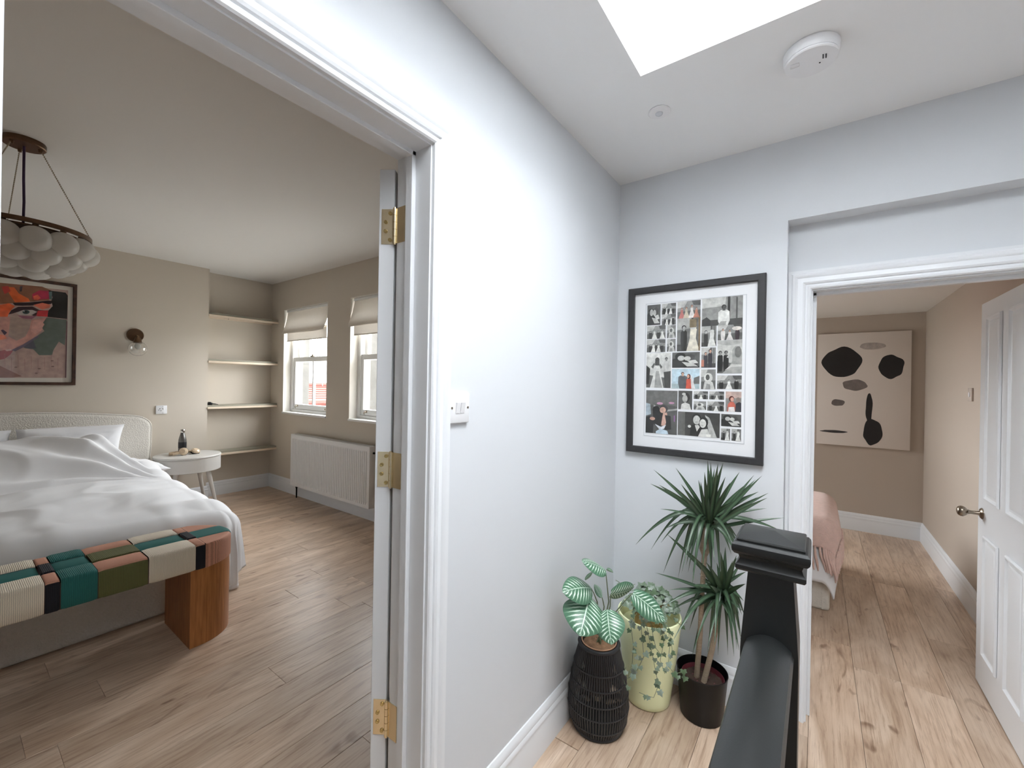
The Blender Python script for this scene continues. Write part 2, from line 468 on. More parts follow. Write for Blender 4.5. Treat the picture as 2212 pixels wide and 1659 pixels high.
# ------------------------------------------------------------------ setting: main bedroom shell
BY0 = -1.55
struct(wall_x(-0.905, XLB, BY0, YW+.05, 0, 3.0, [(DY0-.03, DY1+.03, 0, DZ+.03)]), 'wall_bedroom_right', BEIGE, 'beige bedroom wall beside the open door')
YO = 2.83            # where the inner wall leaf ends and the outer brick begins
wins = [(a, b, WZ0, WZ1) for a, b in WINS]
ww = wall_y(YW, YO, -5.95, XLB+.06, 0, 3.0, wins)
ww = struct(ww, 'wall_bedroom_window', BEIGE, 'beige bedroom wall with the sash windows and radiator')
wall_y(YO, 2.93, -6.1, -2.1, -3.0, 3.1, [(a+.035, b-.035, WZ0+.01, WZ1-.03) for a, b in WINS]).build('outer_brick_leaf', EXTW, ww, 0)
struct(MB().box(XBR, BY0, 0, -6.0, 1.843, 3.0).box(XAL, 1.843, 0, -6.0, YW, 3.0), 'wall_bedroom_headboard', BEIGE, 'beige chimney breast and shelved alcove behind the bed')
struct(MB().box(-6.0, BY0-.1, 0, XLB+.05, BY0, 3.0), 'wall_bedroom_front', BEIGE, 'plain beige bedroom wall facing the windows')
struct(MB().box(-5.95, BY0, HB, XLB+.03, YW+.05, HB+.12), 'ceiling_bedroom', BCEIL, 'warm white ceiling above the large bed')

# ------------------------------------------------------------------ setting: second bedroom shell
R2Y0, R2X0 = YR+.07, -1.95
struct(wall_y(R2Y0, R2Y0+.05, -0.97, 1.0, 0, 2.6, [(DX0-.03, DX1+.03, 0, D2Z+.03)]), 'wall_room_front', BEIGE2, 'taupe back of the doorway wall in the second bedroom')
struct(MB().box(R2X0-.1, YC, 0, XR2+.15, YC+.1, 2.6), 'wall_room_back', BEIGE2, 'taupe wall carrying the black and white canvas')
struct(MB().box(XR2, R2Y0+.05, 0, XR2+.1, YC, 2.6), 'wall_room_right', BEIGE2, 'taupe wall behind the open panelled door')
struct(wall_x(R2X0, R2X0-.15, 3.02, YC, 0, 2.6, [(3.40, 4.90, .85, 1.90)]).box(R2X0-.15, 3.02, 0, -0.99, 3.08, 2.6).box(-1.03, R2Y0+.05, 0, -0.97, 3.08, 2.6), 'wall_room_left', BEIGE2, 'taupe outer wall with the window of the second bedroom')
struct(MB().box(R2X0-.1, R2Y0+.02, H2, XR2+.1, YC+.05, H2+.12), 'ceiling_room', BCEIL, 'low white ceiling of the second bedroom')
w4 = thing('window_4', 'white casement window in the second bedroom', 'window', (R2X0-.08, 4.15, .85), kind='structure')
f = MB()
for ya, yb, za, zb in ((3.40, 3.46, .85, 1.90), (4.84, 4.90, .85, 1.90), (3.46, 4.84, .85, .91), (3.46, 4.84, 1.84, 1.90), (4.12, 4.18, .91, 1.84)): f.box(R2X0-.11, ya, za, R2X0-.06, yb, zb)
f.build('window_frame', TRIM, w4, 0)
MB().box(R2X0-.09, 3.45, .90, R2X0-.085, 4.85, 1.85).build('pane', PANE, w4, 0)

# ------------------------------------------------------------------ floor planks
fl = MB().box(-5.95, BY0-.05, -0.10, XLB, YW+.1, -0.012).box(XLB, LY0, -.10, LX1+.05, YR+.1, -.012).box(-2.05, YR+.1, -.10, XR2+.05, YC+.05, -.012)
floor = struct(fl, 'floor', SUB, 'oak plank floor running through landing and bedrooms')
ORG_F = ORG[floor]
def plank_mesh(w, L):
    bm = bmesh.new(); bmesh.ops.create_cube(bm, size=1)
    for v in bm.verts: v.co = Vector((v.co.x*w, v.co.y*L, (v.co.z-0.5)*0.012))
    top = [e for e in bm.edges if all(v.co.z > -1e-6 for v in e.verts)]
    bmesh.ops.bevel(bm, geom=top, offset=0.0009, segments=1, affect='EDGES')
    me = bpy.data.meshes.new('plank'); bm.to_mesh(me); bm.free(); me.materials.append(OAK); return me
PW = 0.1775
PLANKS = {}
def lay(x0, x1, y0, y1, seed, plen=1.32):
    rnd = random.Random(seed); k0 = math.floor((x0+0.543)/PW); x = -0.543+k0*PW
    while x < x1-1e-4:
        xa, xb = max(x, x0), min(x+PW, x1)
        y = y0-rnd.uniform(0.1, plen-.1)
        while y < y1:
            ya, yb = max(y, y0), min(y+plen, y1)
            if xb-xa > .01 and yb-ya > .02:
                key = (round(xb-xa, 3), round(yb-ya, 2))
                w, L = key[0], yb-ya
                if key not in PLANKS: PLANKS[key] = plank_mesh(w-.0007, key[1]-.0007)
                o = bpy.data.objects.new('plank', PLANKS[key]); COL.objects.link(o); o.parent = floor
                o.location = Vector(((xa+xb)/2, (ya+yb)/2, 0))-ORG_F
            y += plen
        x += PW
lay(-5.83, XLB, -1.5, YW, 3)
lay(XLB, XL, DY0, DY1, 9)
SX = (-0.543+3*PW, -0.543+7*PW)          # plank rows that run on through the second doorway
lay(XL, SX[0], -1.7, YB, 5)
lay(-.105, SX[0], YB, R2Y0+.05, 4)
lay(SX[0], SX[1], -1.7, YC, 12)
lay(SX[1], LX1, -1.7, YR, 6)
lay(-0.97, SX[0], R2Y0+.05, YC, 8)
lay(SX[1], XR2, R2Y0+.05, YC, 10)

# ------------------------------------------------------------------ baseboards and door trim
BBP = [(0, 0), (.018, 0), (.018, .105), (.016, .112), (.0175, .120), (.0175, .128), (.012, .138), (.013, .146), (.009, .158), (.004, .168), (0, .170)]
def baseboard(name, label, pts, side):
    """moulded skirting along a plan polyline; side=+1 puts the face to the left of travel"""
    pts = [Vector((p[0], p[1])) for p in pts]; n = len(pts); mb = MB(); vs = []; fs = []; k = len(BBP)
    for i, p in enumerate(pts):
        def nrm(a, b):
            d = (b-a).normalized(); return Vector((-d.y, d.x))*side
        if i == 0: off = nrm(pts[0], pts[1]); sc = 1
        elif i == n-1: off = nrm(pts[-2], pts[-1]); sc = 1
        else:
            a, b = nrm(pts[i-1], pts[i]), nrm(pts[i], pts[i+1]); off = (a+b).normalized(); sc = 1/max(.2, off.dot(a))
        for d, h in BBP: vs.append((p.x+off.x*d*sc, p.y+off.y*d*sc, h))
    for i in range(n-1):
        for j in range(k-1): fs.append((i*k+j, (i+1)*k+j, (i+1)*k+j+1, i*k+j+1))
    fs.append(tuple(range(k))); fs.append(tuple((n-1)*k+j for j in range(k)))
    mb.add(vs, fs); bmx = mb
    return struct(bmx, name, TRIM, label, 30)
baseboard('baseboard_left', 'white moulded skirting along the landing wall', [(XL, .845), (XL, YB), (-.112, YB)], -1)
baseboard('baseboard_bedroom', 'white moulded skirting round the bedroom alcove and window wall', [(XBR, BY0), (XBR, 1.843), (XAL, 1.843), (XAL, YW), (XLB-.02, YW)], -1)
baseboard('baseboard_right', 'white moulded skirting along the far side of the landing', [(.79, YR), (LX1, YR), (LX1, LY0)], -1)
baseboard('baseboard_room', 'white moulded skirting in the second bedroom', [(-.96, YC), (XR2, YC), (XR2, R2Y0+.06)], -1)

ARCH = [(0, 0), (0, .010), (.004, .014), (.010, .015), (.013, .012), (.017, .011), (.020, .016), (.026, .019), (.034, .016), (.042, .014), (.048, .018), (.053, .020), (.057, .020), (.060, .015), (.063, .013), (.072, .013), (.072, 0)]
def architrave(mb, plane, a0, a1, zt, prof, sgn, base):
    """mitred moulding round an opening; plane 'x' runs along y, plane 'y' runs along x"""
    k = len(prof); vs = []
    for u, w in prof:
        for q, z in ((a0-u, 0), (a0-u, zt+u), (a1+u, zt+u), (a1+u, 0)):
            vs.append((base+sgn*w, q, z) if plane == 'x' else (q, base+sgn*w, z))
    fs = [(j*4+i, j*4+i+1, (j+1)*4+i+1, (j+1)*4+i) for j in range(k-1) for i in range(3)]
    mb.add(vs, fs)
d1 = thing('door_1', 'open white door on brass hinges into the large bedroom', 'door', (XL, .41, 0), kind='structure')
mb = MB(); architrave(mb, 'x', DY0-.005, DY1+.005, DZ+.005, ARCH, 1, XL); mb.build('architrave', TRIM, d1, 30)
mb = MB(); architrave(mb, 'x', DY0-.005, DY1+.005, DZ+.005, ARCH, -1, XLB); mb.build('architrave', TRIM, d1, 30)
MB().box(XLB, DY1, 0, XL, DY1+.03, DZ+.03).box(XLB, DY0-.03, 0, XL, DY0, DZ+.03).box(XLB, DY0, DZ, XL, DY1, DZ+.03).build('door_lining', TRIM, d1, 0)
MB().rbox(-.923, DY1-.013, 0, -.897, DY1+.001, DZ, .0015, 1).rbox(-.923, DY0-.001, 0, -.897, DY0+.013, DZ, .0015, 1).rbox(-.923, DY0, DZ-.013, -.897, DY1, DZ+.001, .0015, 1).build('door_stop', TRIM, d1, 30)
# the leaf turns about its hinge pin, swung back into the bedroom
PIN = Vector((-.979, .770, 0)); ANG = radians(-146)
RZ = Matrix.Rotation(ANG, 4, 'Z')
def turn(mb):
    for k, v in enumerate(mb.v): mb.v[k] = RZ @ v + PIN
    return mb
leaf = turn(MB().rbox(.006, -.722, .006, .050, -.004, 2.008, .0015, 1)).build('door_leaf', TRIM, d1, 30)
for k, (xa, xb, za, zb) in enumerate(((.006, -.001, 1.05, 1.90), (.006, -.001, .22, .88), (.050, .057, 1.05, 1.90), (.050, .057, .22, .88))):
    for ya, yb in ((-.33, -.09), (-.62, -.38)):
        turn(MB().box(xa, ya, za, (xa+xb)/2, yb, zb).box(xa, ya+.03, za+.03, xb, yb-.03, zb-.03)).build('panel', TRIM, leaf, 0)
for hi, zc in enumerate((1.843, 1.149, .440)):
    hz0, hz1 = zc-.050, zc+.050
    hg = MB()
    turn(hg.box(.008, -.0045, hz0, .042, -.0022, hz1))
    plate = hg.build('hinge_plate', BRASS, d1, 0)
    MB().box(-.976, DY1-.0022, hz0, -.938, DY1+.0005, hz1).build('hinge_plate', BRASS, d1, 0)
    kn = MB()
    for j in range(5):
        a = hz0+j*.02; kn.lathe([(0, a+.0006), (.0062, a+.0006), (.0062, a+.0194), (0, a+.0194)], (PIN.x-.0005, PIN.y-.0035, 0), 16)
    kn.lathe([(0, hz0-.003), (.004, hz0-.003), (.004, hz1+.003), (0, hz1+.003)], (PIN.x-.0005, PIN.y-.0035, 0), 12)
    kn.build('hinge_knuckle', BRASS, d1, 30)
    for sx, dz in ((.017, .038), (.030, .013), (.030, -.013), (.017, -.038)):
        s_ = MB().lathe([(0, .0024), (.0016, .0024), (.0024, .0034), (.0052, .0034), (.0056, .0018), (.0056, 0)], (0, 0, 0), 14, '-y')
        for q in range(len(s_.v)): s_.v[q] = Vector((s_.v[q].x+sx, -s_.v[q].y-.0030, s_.v[q].z+zc+dz))
        turn(s_).build('screw', mat('screw_brass', (190, 168, 116), .3, 1.0), plate, 30)

d2 = thing('door_2', 'open white four-panel door into the second bedroom', 'door', (.33, YR, 0), kind='structure')
ARCH2 = [(u*1.12, w) for u, w in ARCH]
mb = MB(); architrave(mb, 'y', DX0-.006, DX1+.006, D2Z+.006, ARCH2, -1, YR); mb.build('architrave', TRIM, d2, 30)
mb = MB(); architrave(mb, 'y', DX0-.006, DX1+.006, D2Z+.006, ARCH2, 1, R2Y0+.05); mb.build('architrave', TRIM, d2, 30)
yb_ = R2Y0+.05
MB().box(DX0-.03, YR, 0, DX0, yb_, D2Z+.03).box(DX1, YR, 0, DX1+.03, yb_, D2Z+.03).box(DX0, YR, D2Z, DX1, yb_, D2Z+.03).build('door_lining', TRIM, d2, 0)
MB().rbox(DX0-.001, YR+.05, 0, DX0+.013, YR+.075, D2Z, .0015, 1).rbox(DX1-.013, YR+.05, 0, DX1+.001, YR+.075, D2Z, .0015, 1).rbox(DX0, YR+.05, D2Z-.013, DX1, YR+.075, D2Z+.001, .0015, 1).build('door_stop', TRIM, d2, 30)
XD = .636
lf = MB().rbox(XD+.006, 2.292, .006, XD+.040, 2.995, 1.825, .002, 1).build('door_leaf', TRIM, d2, 30)
PANP = [(0, 0), (.0, .004), (.004, .0085), (.010, .0085), (.015, .003), (.020, .0005), (.030, .0005), (.036, .004), (.044, .0055)]
def rect_panel(y0, y1, z0, z1, x, sgn):
    """moulded door panel: raised bead, sunk band and raised field"""
    mb = MB(); vs = []; k = len(PANP)
    for u, w in PANP:
        for y, z in ((y0+u, z0+u), (y1-u, z0+u), (y1-u, z1-u), (y0+u, z1-u)): vs.append((x+sgn*w, y, z))
    fs = [(j*4+i, j*4+(i+1) % 4, (j+1)*4+(i+1) % 4, (j+1)*4+i) for j in range(k-1) for i in range(4)]
    fs.append(tuple((k-1)*4+i for i in range(4)))
    return mb.add(vs, fs)
for y0, y1 in ((2.700, 2.893), (2.400, 2.605)):
    for z0, z1 in ((.895, 1.75), (.168, .728)):
        rect_panel(y0, y1, z0, z1, XD+.0052, -1).build('panel', TRIM, lf, 25)
hd = MB().lathe([(0, 0), (.026, 0), (.026, .004), (.021, .009), (.0105, .012), (.0085, .020), (.0085, .040), (.011, .050), (.019, .056), (.0245, .066), (.0245, .074), (.019, .083), (.010, .087), (0, .088)], (XD+.007, 2.930, .822), 28, '-x')
hd.build('door_knob', STEEL, d2, 35)
MB().lathe([(0, 0), (.026, 0), (.026, .004), (.021, .009), (.0105, .012), (.0085, .040), (.019, .056), (.0245, .070), (.010, .087), (0, .088)], (XD+.039, 2.930, .822), 28, 'x').build('door_knob', STEEL, d2, 35)

# ------------------------------------------------------------------ bedroom sash windows and blinds
WINF = mat('white_window_paint', (238, 238, 236), 0.35)
REVEAL = mat('white_reveal_paint', (232, 228, 220), 0.6)
BLIND = mat('cream_linen', (214, 206, 195), 0.9, bump=(400, 0.25, 0.0008), var=(60, 0.05), trans=0.08)
def sash_window(name, label, xa, xb):
    w = thing(name, label, 'window', ((xa+xb)/2, YW+.1, WZ0), kind='structure')
    y0 = YW+.095                      # face of the box frame
    MB().box(xa, YW, WZ0, xa+.006, y0, WZ1).box(xb-.006, YW, WZ0, xb, y0, WZ1).box(xa, YW, WZ1-.006, xb, y0, WZ1).build('reveal', REVEAL, w, 0)
    MB().rbox(xa-.002, YW-.012, WZ0-.012, xb+.002, y0+.02, WZ0+.012, .004).build('window_sill', WINF, w, 30)
    f = MB()
    f.box(xa+.006, y0, WZ0, xa+.055, YO, WZ1).box(xb-.055, y0, WZ0, xb-.006, YO, WZ1).box(xa+.05, y0, WZ1-.06, xb-.05, YO, WZ1)
    f.box(xa+.05, y0, WZ0+.01, xb-.05, YO, WZ0+.045)
    f.build('window_frame', WINF, w, 0)
    zm0, zm1 = 1.632, 1.690
    xc = (xa+xb)/2
    def sash(nm, yf, z0, z1, bot, top):
        s_ = MB(); x0, x1 = xa+.055, xb-.055
        s_.rbox(x0, yf, z0, x0+.042, yf+.045, z1, .003, 1).rbox(x1-.042, yf, z0, x1, yf+.045, z1, .003, 1)
        s_.rbox(x0+.04, yf, z0, x1-.04, yf+.045, z0+bot, .003, 1).rbox(x0+.04, yf, z1-top, x1-.04, yf+.045, z1, .003, 1)
        s_.rbox(xc-.012, yf+.006, z0+bot-.002, xc+.012, yf+.04, z1-top+.002, .003, 1)
        so = s_.build(nm, WINF, w, 25)
        for pa, pb in ((x0+.036, xc-.008), (xc+.008, x1-.036)):
            MB().box(pa, yf+.020, z0+bot-.006, pb, yf+.024, z1-top+.006).build('pane', PANE, so, 0)
        return so
    sash('lower_sash', y0+.012, WZ0+.045, zm1, .065, .058)
    sash('upper_sash', y0+.062, zm0, WZ1-.05, .058, .05)
    cat_ = MB().rbox(xc-.03, y0-.004, zm1-.002, xc+.03, y0+.03, zm1+.012, .004).lathe([(0, 0), (.012, 0), (.012, .018), (0, .02)], (xc, y0+.014, zm1+.008), 14)
    cat_.build('sash_catch', STEEL, w, 30)
    for lx in (xa+.16, xb-.16):
        MB().tube([(lx, y0+.012, WZ0+.09), (lx, y0-.012, WZ0+.088), (lx, y0-.02, WZ0+.075), (lx, y0-.012, WZ0+.062)], .006, 8).rbox(lx-.014, y0+.006, WZ0+.078, lx+.014, y0+.013, WZ0+.102, .002).build('sash_lift', STEEL, w, 40)
    return w
sash_window('window_1', 'white sash window beside the alcove shelves', *WINS[0])
sash_window('window_2', 'white sash window partly hidden by the open door', *WINS[1])
def blind(label, xa, xb, seed):
    r = thing('roman_blind', label, 'blind', ((xa+xb)/2, YW+.03, 1.885), 'roman blinds over the bedroom windows')
    x0, x1 = xa+.03, xb-.035
    rn = random.Random(seed); ph = rn.uniform(0, 6)
    # big fold: hangs from the headrail, bellies out at the bottom, returns
    prof = [(YW+.035, WZ1-.012), (YW+.028, 2.22), (YW+.012, 2.14), (YW-.012, 2.06), (YW-.034, 2.005), (YW-.040, 1.985), (YW-.034, 1.975), (YW-.010, 1.985), (YW+.020, 2.02)]
    def fold(u, v):
        i = v*(len(prof)-1); k = min(int(i), len(prof)-2); t = i-k
        y = prof[k][0]*(1-t)+prof[k+1][0]*t; z = prof[k][1]*(1-t)+prof[k+1][1]*t
        x = x0+(x1-x0)*u
        belly = sin(pi*min(1, v*1.2))
        edge = (abs(u-.5)*2)**6
        x -= .035*belly*max(0, .5-u)*1.2 - .0*edge
        y += .006*sin(9*u+ph)*belly + edge*.02*belly*(1 if u > .5 else .4)
        z += .014*belly*edge*(1 if u > .5 else -.3) + .004*sin(6*u+ph)*v
        return (x, y, z)
    MB().grid(fold, 30, 24).build('folded_fabric', BLIND, r, 60)
    def hem(u, v):
        return (x0+.012+(x1-x0-.024)*u, YW+.022+.004*sin(5*u+ph), 2.04-(2.04-1.888)*v)
    MB().grid(hem, 20, 4).build('hem_panel', BLIND, r, 60)
    MB().rbox(x0, YW+.02, WZ1-.035, x1, YW+.055, WZ1-.008, .003).build('headrail', WINF, r, 30)
    MB().rbox(x0+.01, YW+.018, 1.885, x1-.01, YW+.026, 1.897, .002).build('hem_bar', BLIND, r, 30)
blind('cream roman blind over the window beside the shelves', *WINS[0], 1)
blind('cream roman blind over the window the door cuts off', *WINS[1], 2)

# ------------------------------------------------------------------ radiator
RAD = mat('white_radiator_enamel', (236, 236, 236), 0.3)
rx0, rx1, rz0, rz1, ry = -5.06, -3.53, .150, .752, 2.505
rd = thing('radiator', 'white ribbed panel radiator under the bedroom windows', 'radiator', ((rx0+rx1)/2, 2.56, .150))
# front panel pressed into vertical ribs
nr = 46; vs = []; fs = []
cols = []
x = rx0+.03
pitch = (rx1-rx0-.06)/nr
for i in range(nr):
    a = rx0+.03+i*pitch
    cols += [(a, 0), (a+pitch*.2, .0), (a+pitch*.35, .010), (a+pitch*.7, .010), (a+pitch*.85, 0)]
cols = [(rx0, 0)]+cols+[(rx1-.03, 0), (rx1, 0)]
zs = [(rz0, 0), (rz0+.030, 0), (rz0+.050, 1), (rz1-.060, 1), (rz1-.042, 0), (rz1, 0)]
for z, k in zs:
    for x, d in cols: vs.append((x, ry+d*k, z))
n_ = len(cols)
for j in range(len(zs)-1):
    for i in range(n_-1): fs.append((j*n_+i, j*n_+i+1, (j+1)*n_+i+1, (j+1)*n_+i))
MB().add(vs, fs).build('front_panel', RAD, rd, 25)
MB().box(rx0, ry+.075, rz0, rx1, ry+.083, rz1).build('rear_panel', RAD, rd, 0)
for x in (rx0, rx1): MB().rbox(x-.004, ry-.001, rz0, x+.006, ry+.088, rz1+.006, .002).build('side_panel', RAD, rd, 30)
g = MB()
for j in range(5): g.box(rx0+.004, ry+.002+j*.0185, rz1-.004, rx1-.004, ry+.010+j*.0185, rz1+.006)
for j in range(40):
    x = rx0+.02+j*(rx1-rx0-.04)/39; g.box(x-.004, ry+.002, rz1-.003, x+.004, ry+.084, rz1+.004)
g.build('top_grille', RAD, rd, 0)
MB().tube([(rx0+.06, ry+.045, rz0+.02), (rx0+.06, ry+.045, .02), (rx0+.06, ry+.045, .0)], .008, 10).lathe([(0, -.03), (.012, -.03), (.014, 0), (0, .004)], (rx0+.06, ry+.045, rz0-.005), 14).build('valve', DGREY, rd, 30)
MB().tube([(rx1+.004, ry+.045, rz1-.06), (rx1+.02, ry+.045, rz1-.06)], .010, 10).build('bleed_valve', DGREY, rd, 30)
for x in (rx0+.2, rx1-.2): MB().box(x-.015, ry+.08, rz0+.1, x+.015, YW, rz1-.1).build('wall_bracket', RAD, rd, 0)

# ------------------------------------------------------------------ alcove shelves
SHELFT = mat('grey_green_shelf_board', (150, 146, 130), 0.55)
SHELFE = mat('pale_pine_edge', (226, 208, 186), 0.6, var=(20, .08), stretch=(1, .2, 4))
def shelf(label, z, zr=None):
    r = thing('alcove_shelf', label, 'shelf', (-5.74, 2.22, z), 'floating shelves in the bedroom alcove')
    MB().box(XAL, 1.843, z+.004, -5.652, YW, z+.026).build('board', SHELFT, r, 0)
    MB().rbox(-5.654, 1.843, z-.018, -5.640, YW, z+.006, .002, 1).build('front_lip', SHELFE, r, 30)
    MB().box(XAL, 1.846, z-.020, XAL+.02, YW-.003, z+.004).build('batten', SHELFE, r, 0)
    for y in (1.87, 2.10):
        MB().ball((XAL+.021, y, z-.008), .004, 8, 6).build('screw', DGREY, r, 40)
shelf('top alcove shelf, well above the wall lamp', 2.135)
shelf('alcove shelf second from the ceiling, level with the lamp globe', 1.600)
shelf('alcove shelf with a small black object on it', 1.067)
shelf('lowest alcove shelf, just above the bedside table', .520)
bt = MB().rbox(-5.73, 1.862, 1.093, -5.68, 1.905, 1.120, .005).rbox(-5.725, 1.868, 1.118, -5.69, 1.895, 1.128, .004).tube([(-5.70, 1.90, 1.108), (-5.695, 1.935, 1.103), (-5.69, 1.965, 1.097)], [.006, .005, .003], 8)
tag(bt.build('small_gadget', DGREY, None, 40), 'small black gadget with a pointed end on the alcove shelf', 'gadget')

# ------------------------------------------------------------------ large bed
BOUCLE = mat('cream_boucle', (214, 209, 200), 0.95, bump=(95, 0.9, 0.006), var=(70, 0.10), sheen=0.2)
LINEN = mat('white_bed_linen', (238, 238, 240), 0.85, bump=(500, 0.15, 0.0006))
MATTR = mat('white_mattress_ticking', (225, 223, 220), 0.9)
BYL, BYR = -.57, 1.23
bed = thing('bed', 'large upholstered bed in cream boucle with a curved headboard', 'bed', (-4.3, .33, 0))
MB().rbox(-5.50, BYL+.04, 0, -3.10, BYR-.07, .33, .03, 3).build('base', BOUCLE, bed, 40)
MB().rbox(-5.45, BYL+.05, .32, -3.17, BYR-.05, .52, .05, 3).build('mattress', MATTR, bed, 40)
def hb_outline(inset=0.0):
    pts = []; top, r, hw = 1.078-inset, .17, .975-inset
    side = [(hw-.045, .0), (hw-.02, .45), (hw, .72)]
    # right half upward: side, big rounded corner, gently crowned top
    for k in range(13):
        a = radians(k*90/12); side.append((hw-r*(1-cos(a)), .90+(top-.055-.90)*sin(a)))
    for k in range(1, 9):
        t = k/8; x = (hw-r)*(1-t); side.append((x, top-.055+.055*(1-(x/(hw-r))**2)))
    right = [(.33+x, z) for x, z in side]
    left = [(.33-x, z) for x, z in side[-2::-1]]
    return right+left
o0, o1, o2 = hb_outline(0), hb_outline(.012), hb_outline(.035)
k = len(o0); vs = []; fs = []
for x, o in ((-5.62, o0), (-5.49, o0), (-5.465, o1), (-5.455, o2)):
    vs += [(x, y, z) for y, z in o]
for j in range(3):
    for i in range(k-1): fs.append((j*k+i, j*k+i+1, (j+1)*k+i+1, (j+1)*k+i))
fs.append(tuple(3*k+i for i in range(k))); fs.append(tuple(range(k)))
MB().add(vs, fs).build('headboard', BOUCLE, bed, 50)
MB().tube([(-5.478, y, z) for y, z in hb_outline(.002)], .007, 8).build('piping', BOUCLE, bed, 60)

def smooth(a, b, x):
    t = max(0, min(1, (x-a)/(b-a))); return t*t*(3-2*t)
def nz(x, y, z=0): return noise.noise(Vector((x, y, z)))
def wrap(d, r, flare=.10):
    """arc length past an edge -> (outwards, down)"""
    if d < r*pi/2: return r*sin(d/r), r*(1-cos(d/r))
    e = d-r*pi/2; return r+e*flare, r+e*.99
XF, YRr = -3.20, 1.10
def dtop(x, y):
    head = smooth(-4.35, -4.98, x)                      # pillow pile under the cover
    side = smooth(1.20, .72, y)
    z = .575+.035*smooth(-3.1, -4.2, x)+.285*head*side
    z += .020*nz(x*1.4+3, y*1.6)+.012*nz(x*3.2, y*3.6, 4)
    z -= .05*max(0, (y-.33)/.80)**4
    # folds fanning from the pillow towards the corner by the bedside table
    dx, dy = x+4.25, y-1.35
    a = atan2(dy, dx); rr = hypot(dx, dy)
    z += .034*sin(a*24+2*nz(x*2, y*2))*smooth(.15, .5, rr)*smooth(1.6, .7, rr)*smooth(-4.0, -4.5, x)
    # long soft creases across the bed
    w = x+.18*y
    z += .009*sin(w*17+3*nz(x, y*1.2, 2))*smooth(-4.6, -4.3, x)
    z += .016*max(0, nz(x*5.0+y*3, y*1.4, 7))*smooth(-4.3, -3.9, x)
    # sharp small creases, ridged
    z += .012*(1-abs(nz(x*2.6+1.2*y+7, y*2.2-.6*x, 11))*3.2 if abs(nz(x*2.6+1.2*y+7, y*2.2-.6*x, 11)) < .31 else 0)*smooth(-3.3, -3.8, x)
    z += .022*(1-abs(nz(x*3.0, y*2.4, 15))*4.0 if abs(nz(x*3.0, y*2.4, 15)) < .25 else 0)*head
    # little puckers along the foot
    z += .030*max(0, nz(y*6.5, x*2.2, 5)-.1)*smooth(-3.65, -3.3, x)
    return z
def duvet_fn(u, v):
    x = -5.16+u*(XF+.52+5.16); y = (BYL+.13-.34)+v*((YRr+.52)-(BYL+.13-.34))
    dR = max(0, y-YRr); du = max(0, x-XF)*(.40+.60*smooth(0, .15, dR)); dL = max(0, (BYL+.13)-y)
    d = hypot(du, max(dR, dL)); bx, by = min(x, XF), min(max(y, BYL+.13), YRr)
    z = dtop(bx, by)
    if d > 0:
        n = Vector((du, dR-dL))/d
        if dR > 0 and du == 0: d *= 1.0
        r = .15 if dR > 0 and du == 0 else .13
        o, h = wrap(d, r, .12 if du == 0 else .03)
        ripple = .014*sin(by*16+bx*7)*smooth(.1, .3, d) if du > 0 and dR == 0 else .016*sin(bx*9+2*nz(bx*2, 1))*smooth(.1, .35, d)
        if du > 0 and dR > 0:
            a = atan2(dR, du); o *= .78+.22*abs(cos(2*a)); ripple = .022*sin(a*9)*smooth(.1, .4, d)
        p = Vector((bx+n.x*(o+ripple), by+n.y*(o+ripple), z-h))
        p.x = min(p.x, -3.012)
    else:
        p = Vector((bx, by, z))
    if x < -4.95 and d == 0:                            # turned top edge of the cover
        p.z -= .10*smooth(-4.98, -5.16, x)
    p.z = max(p.z, .03)
    return p
dv = MB().grid(duvet_fn, 190, 170).build('duvet', LINEN, None, 80, origin=(-4.1, .33, .57))
tag(dv, 'rumpled white duvet spread over the large bed', 'duvet')
so = dv.modifiers.new('thick', 'SOLIDIFY'); so.thickness = .022; so.offset = -1

def pillow(label, c, w, d, h, rot, seed, group):
    """soft pillow with pinched corners; rot = euler"""
    def half(sg):
        def fn(u, v):
            a, b = u*2-1, v*2-1
            prof = (max(0, 1-abs(a)**2.6)*max(0, 1-abs(b)**2.6))**.5
            pin = 1-.05*(1-abs(b)**2)*abs(a)**3
            pin2 = 1-.05*(1-abs(a)**2)*abs(b)**3
            z = sg*prof*h/2*(1+.18*nz(a*2+seed, b*2, seed))
            z += .008*nz(a*6+seed, b*6, 3)*prof*2
            return Vector((a*w/2*pin, b*d/2*pin2, z))
        return fn
    mb = MB(); mb.grid(half(1), 28, 24); mb.grid(half(-1), 28, 24)
    M_ = Matrix.Rotation(rot[2], 3, 'Z') @ Matrix.Rotation(rot[1], 3, 'Y') @ Matrix.Rotation(rot[0], 3, 'X')
    for q, v in enumerate(mb.v): mb.v[q] = M_ @ v + Vector(c)
    o = mb.build('pillow', LINEN, None, 80, origin=c)
    return tag(o, label, 'pillow', group)
G = 'white pillows at the head of the bed'
pillow('white pillow propped on the headboard, its corner standing clear of the duvet', (-5.33, .72, .775), .42, .66, .17, (0, radians(-62), 0), 1, G)
pillow('crumpled white pillow propped at the middle of the headboard', (-5.34, .02, .78), .40, .70, .17, (0, radians(-62), 0), 5, G)
pillow('white pillow lying flat, its flap sticking out beside the bedside table', (-5.08, .90, .59), .46, .80, .15, (radians(-5), 0, radians(3)), 3, G)
pillow('white pillow lying flat under the duvet beside its twin', (-5.06, .15, .63), .46, .74, .15, (0, 0, 0), 4, G)

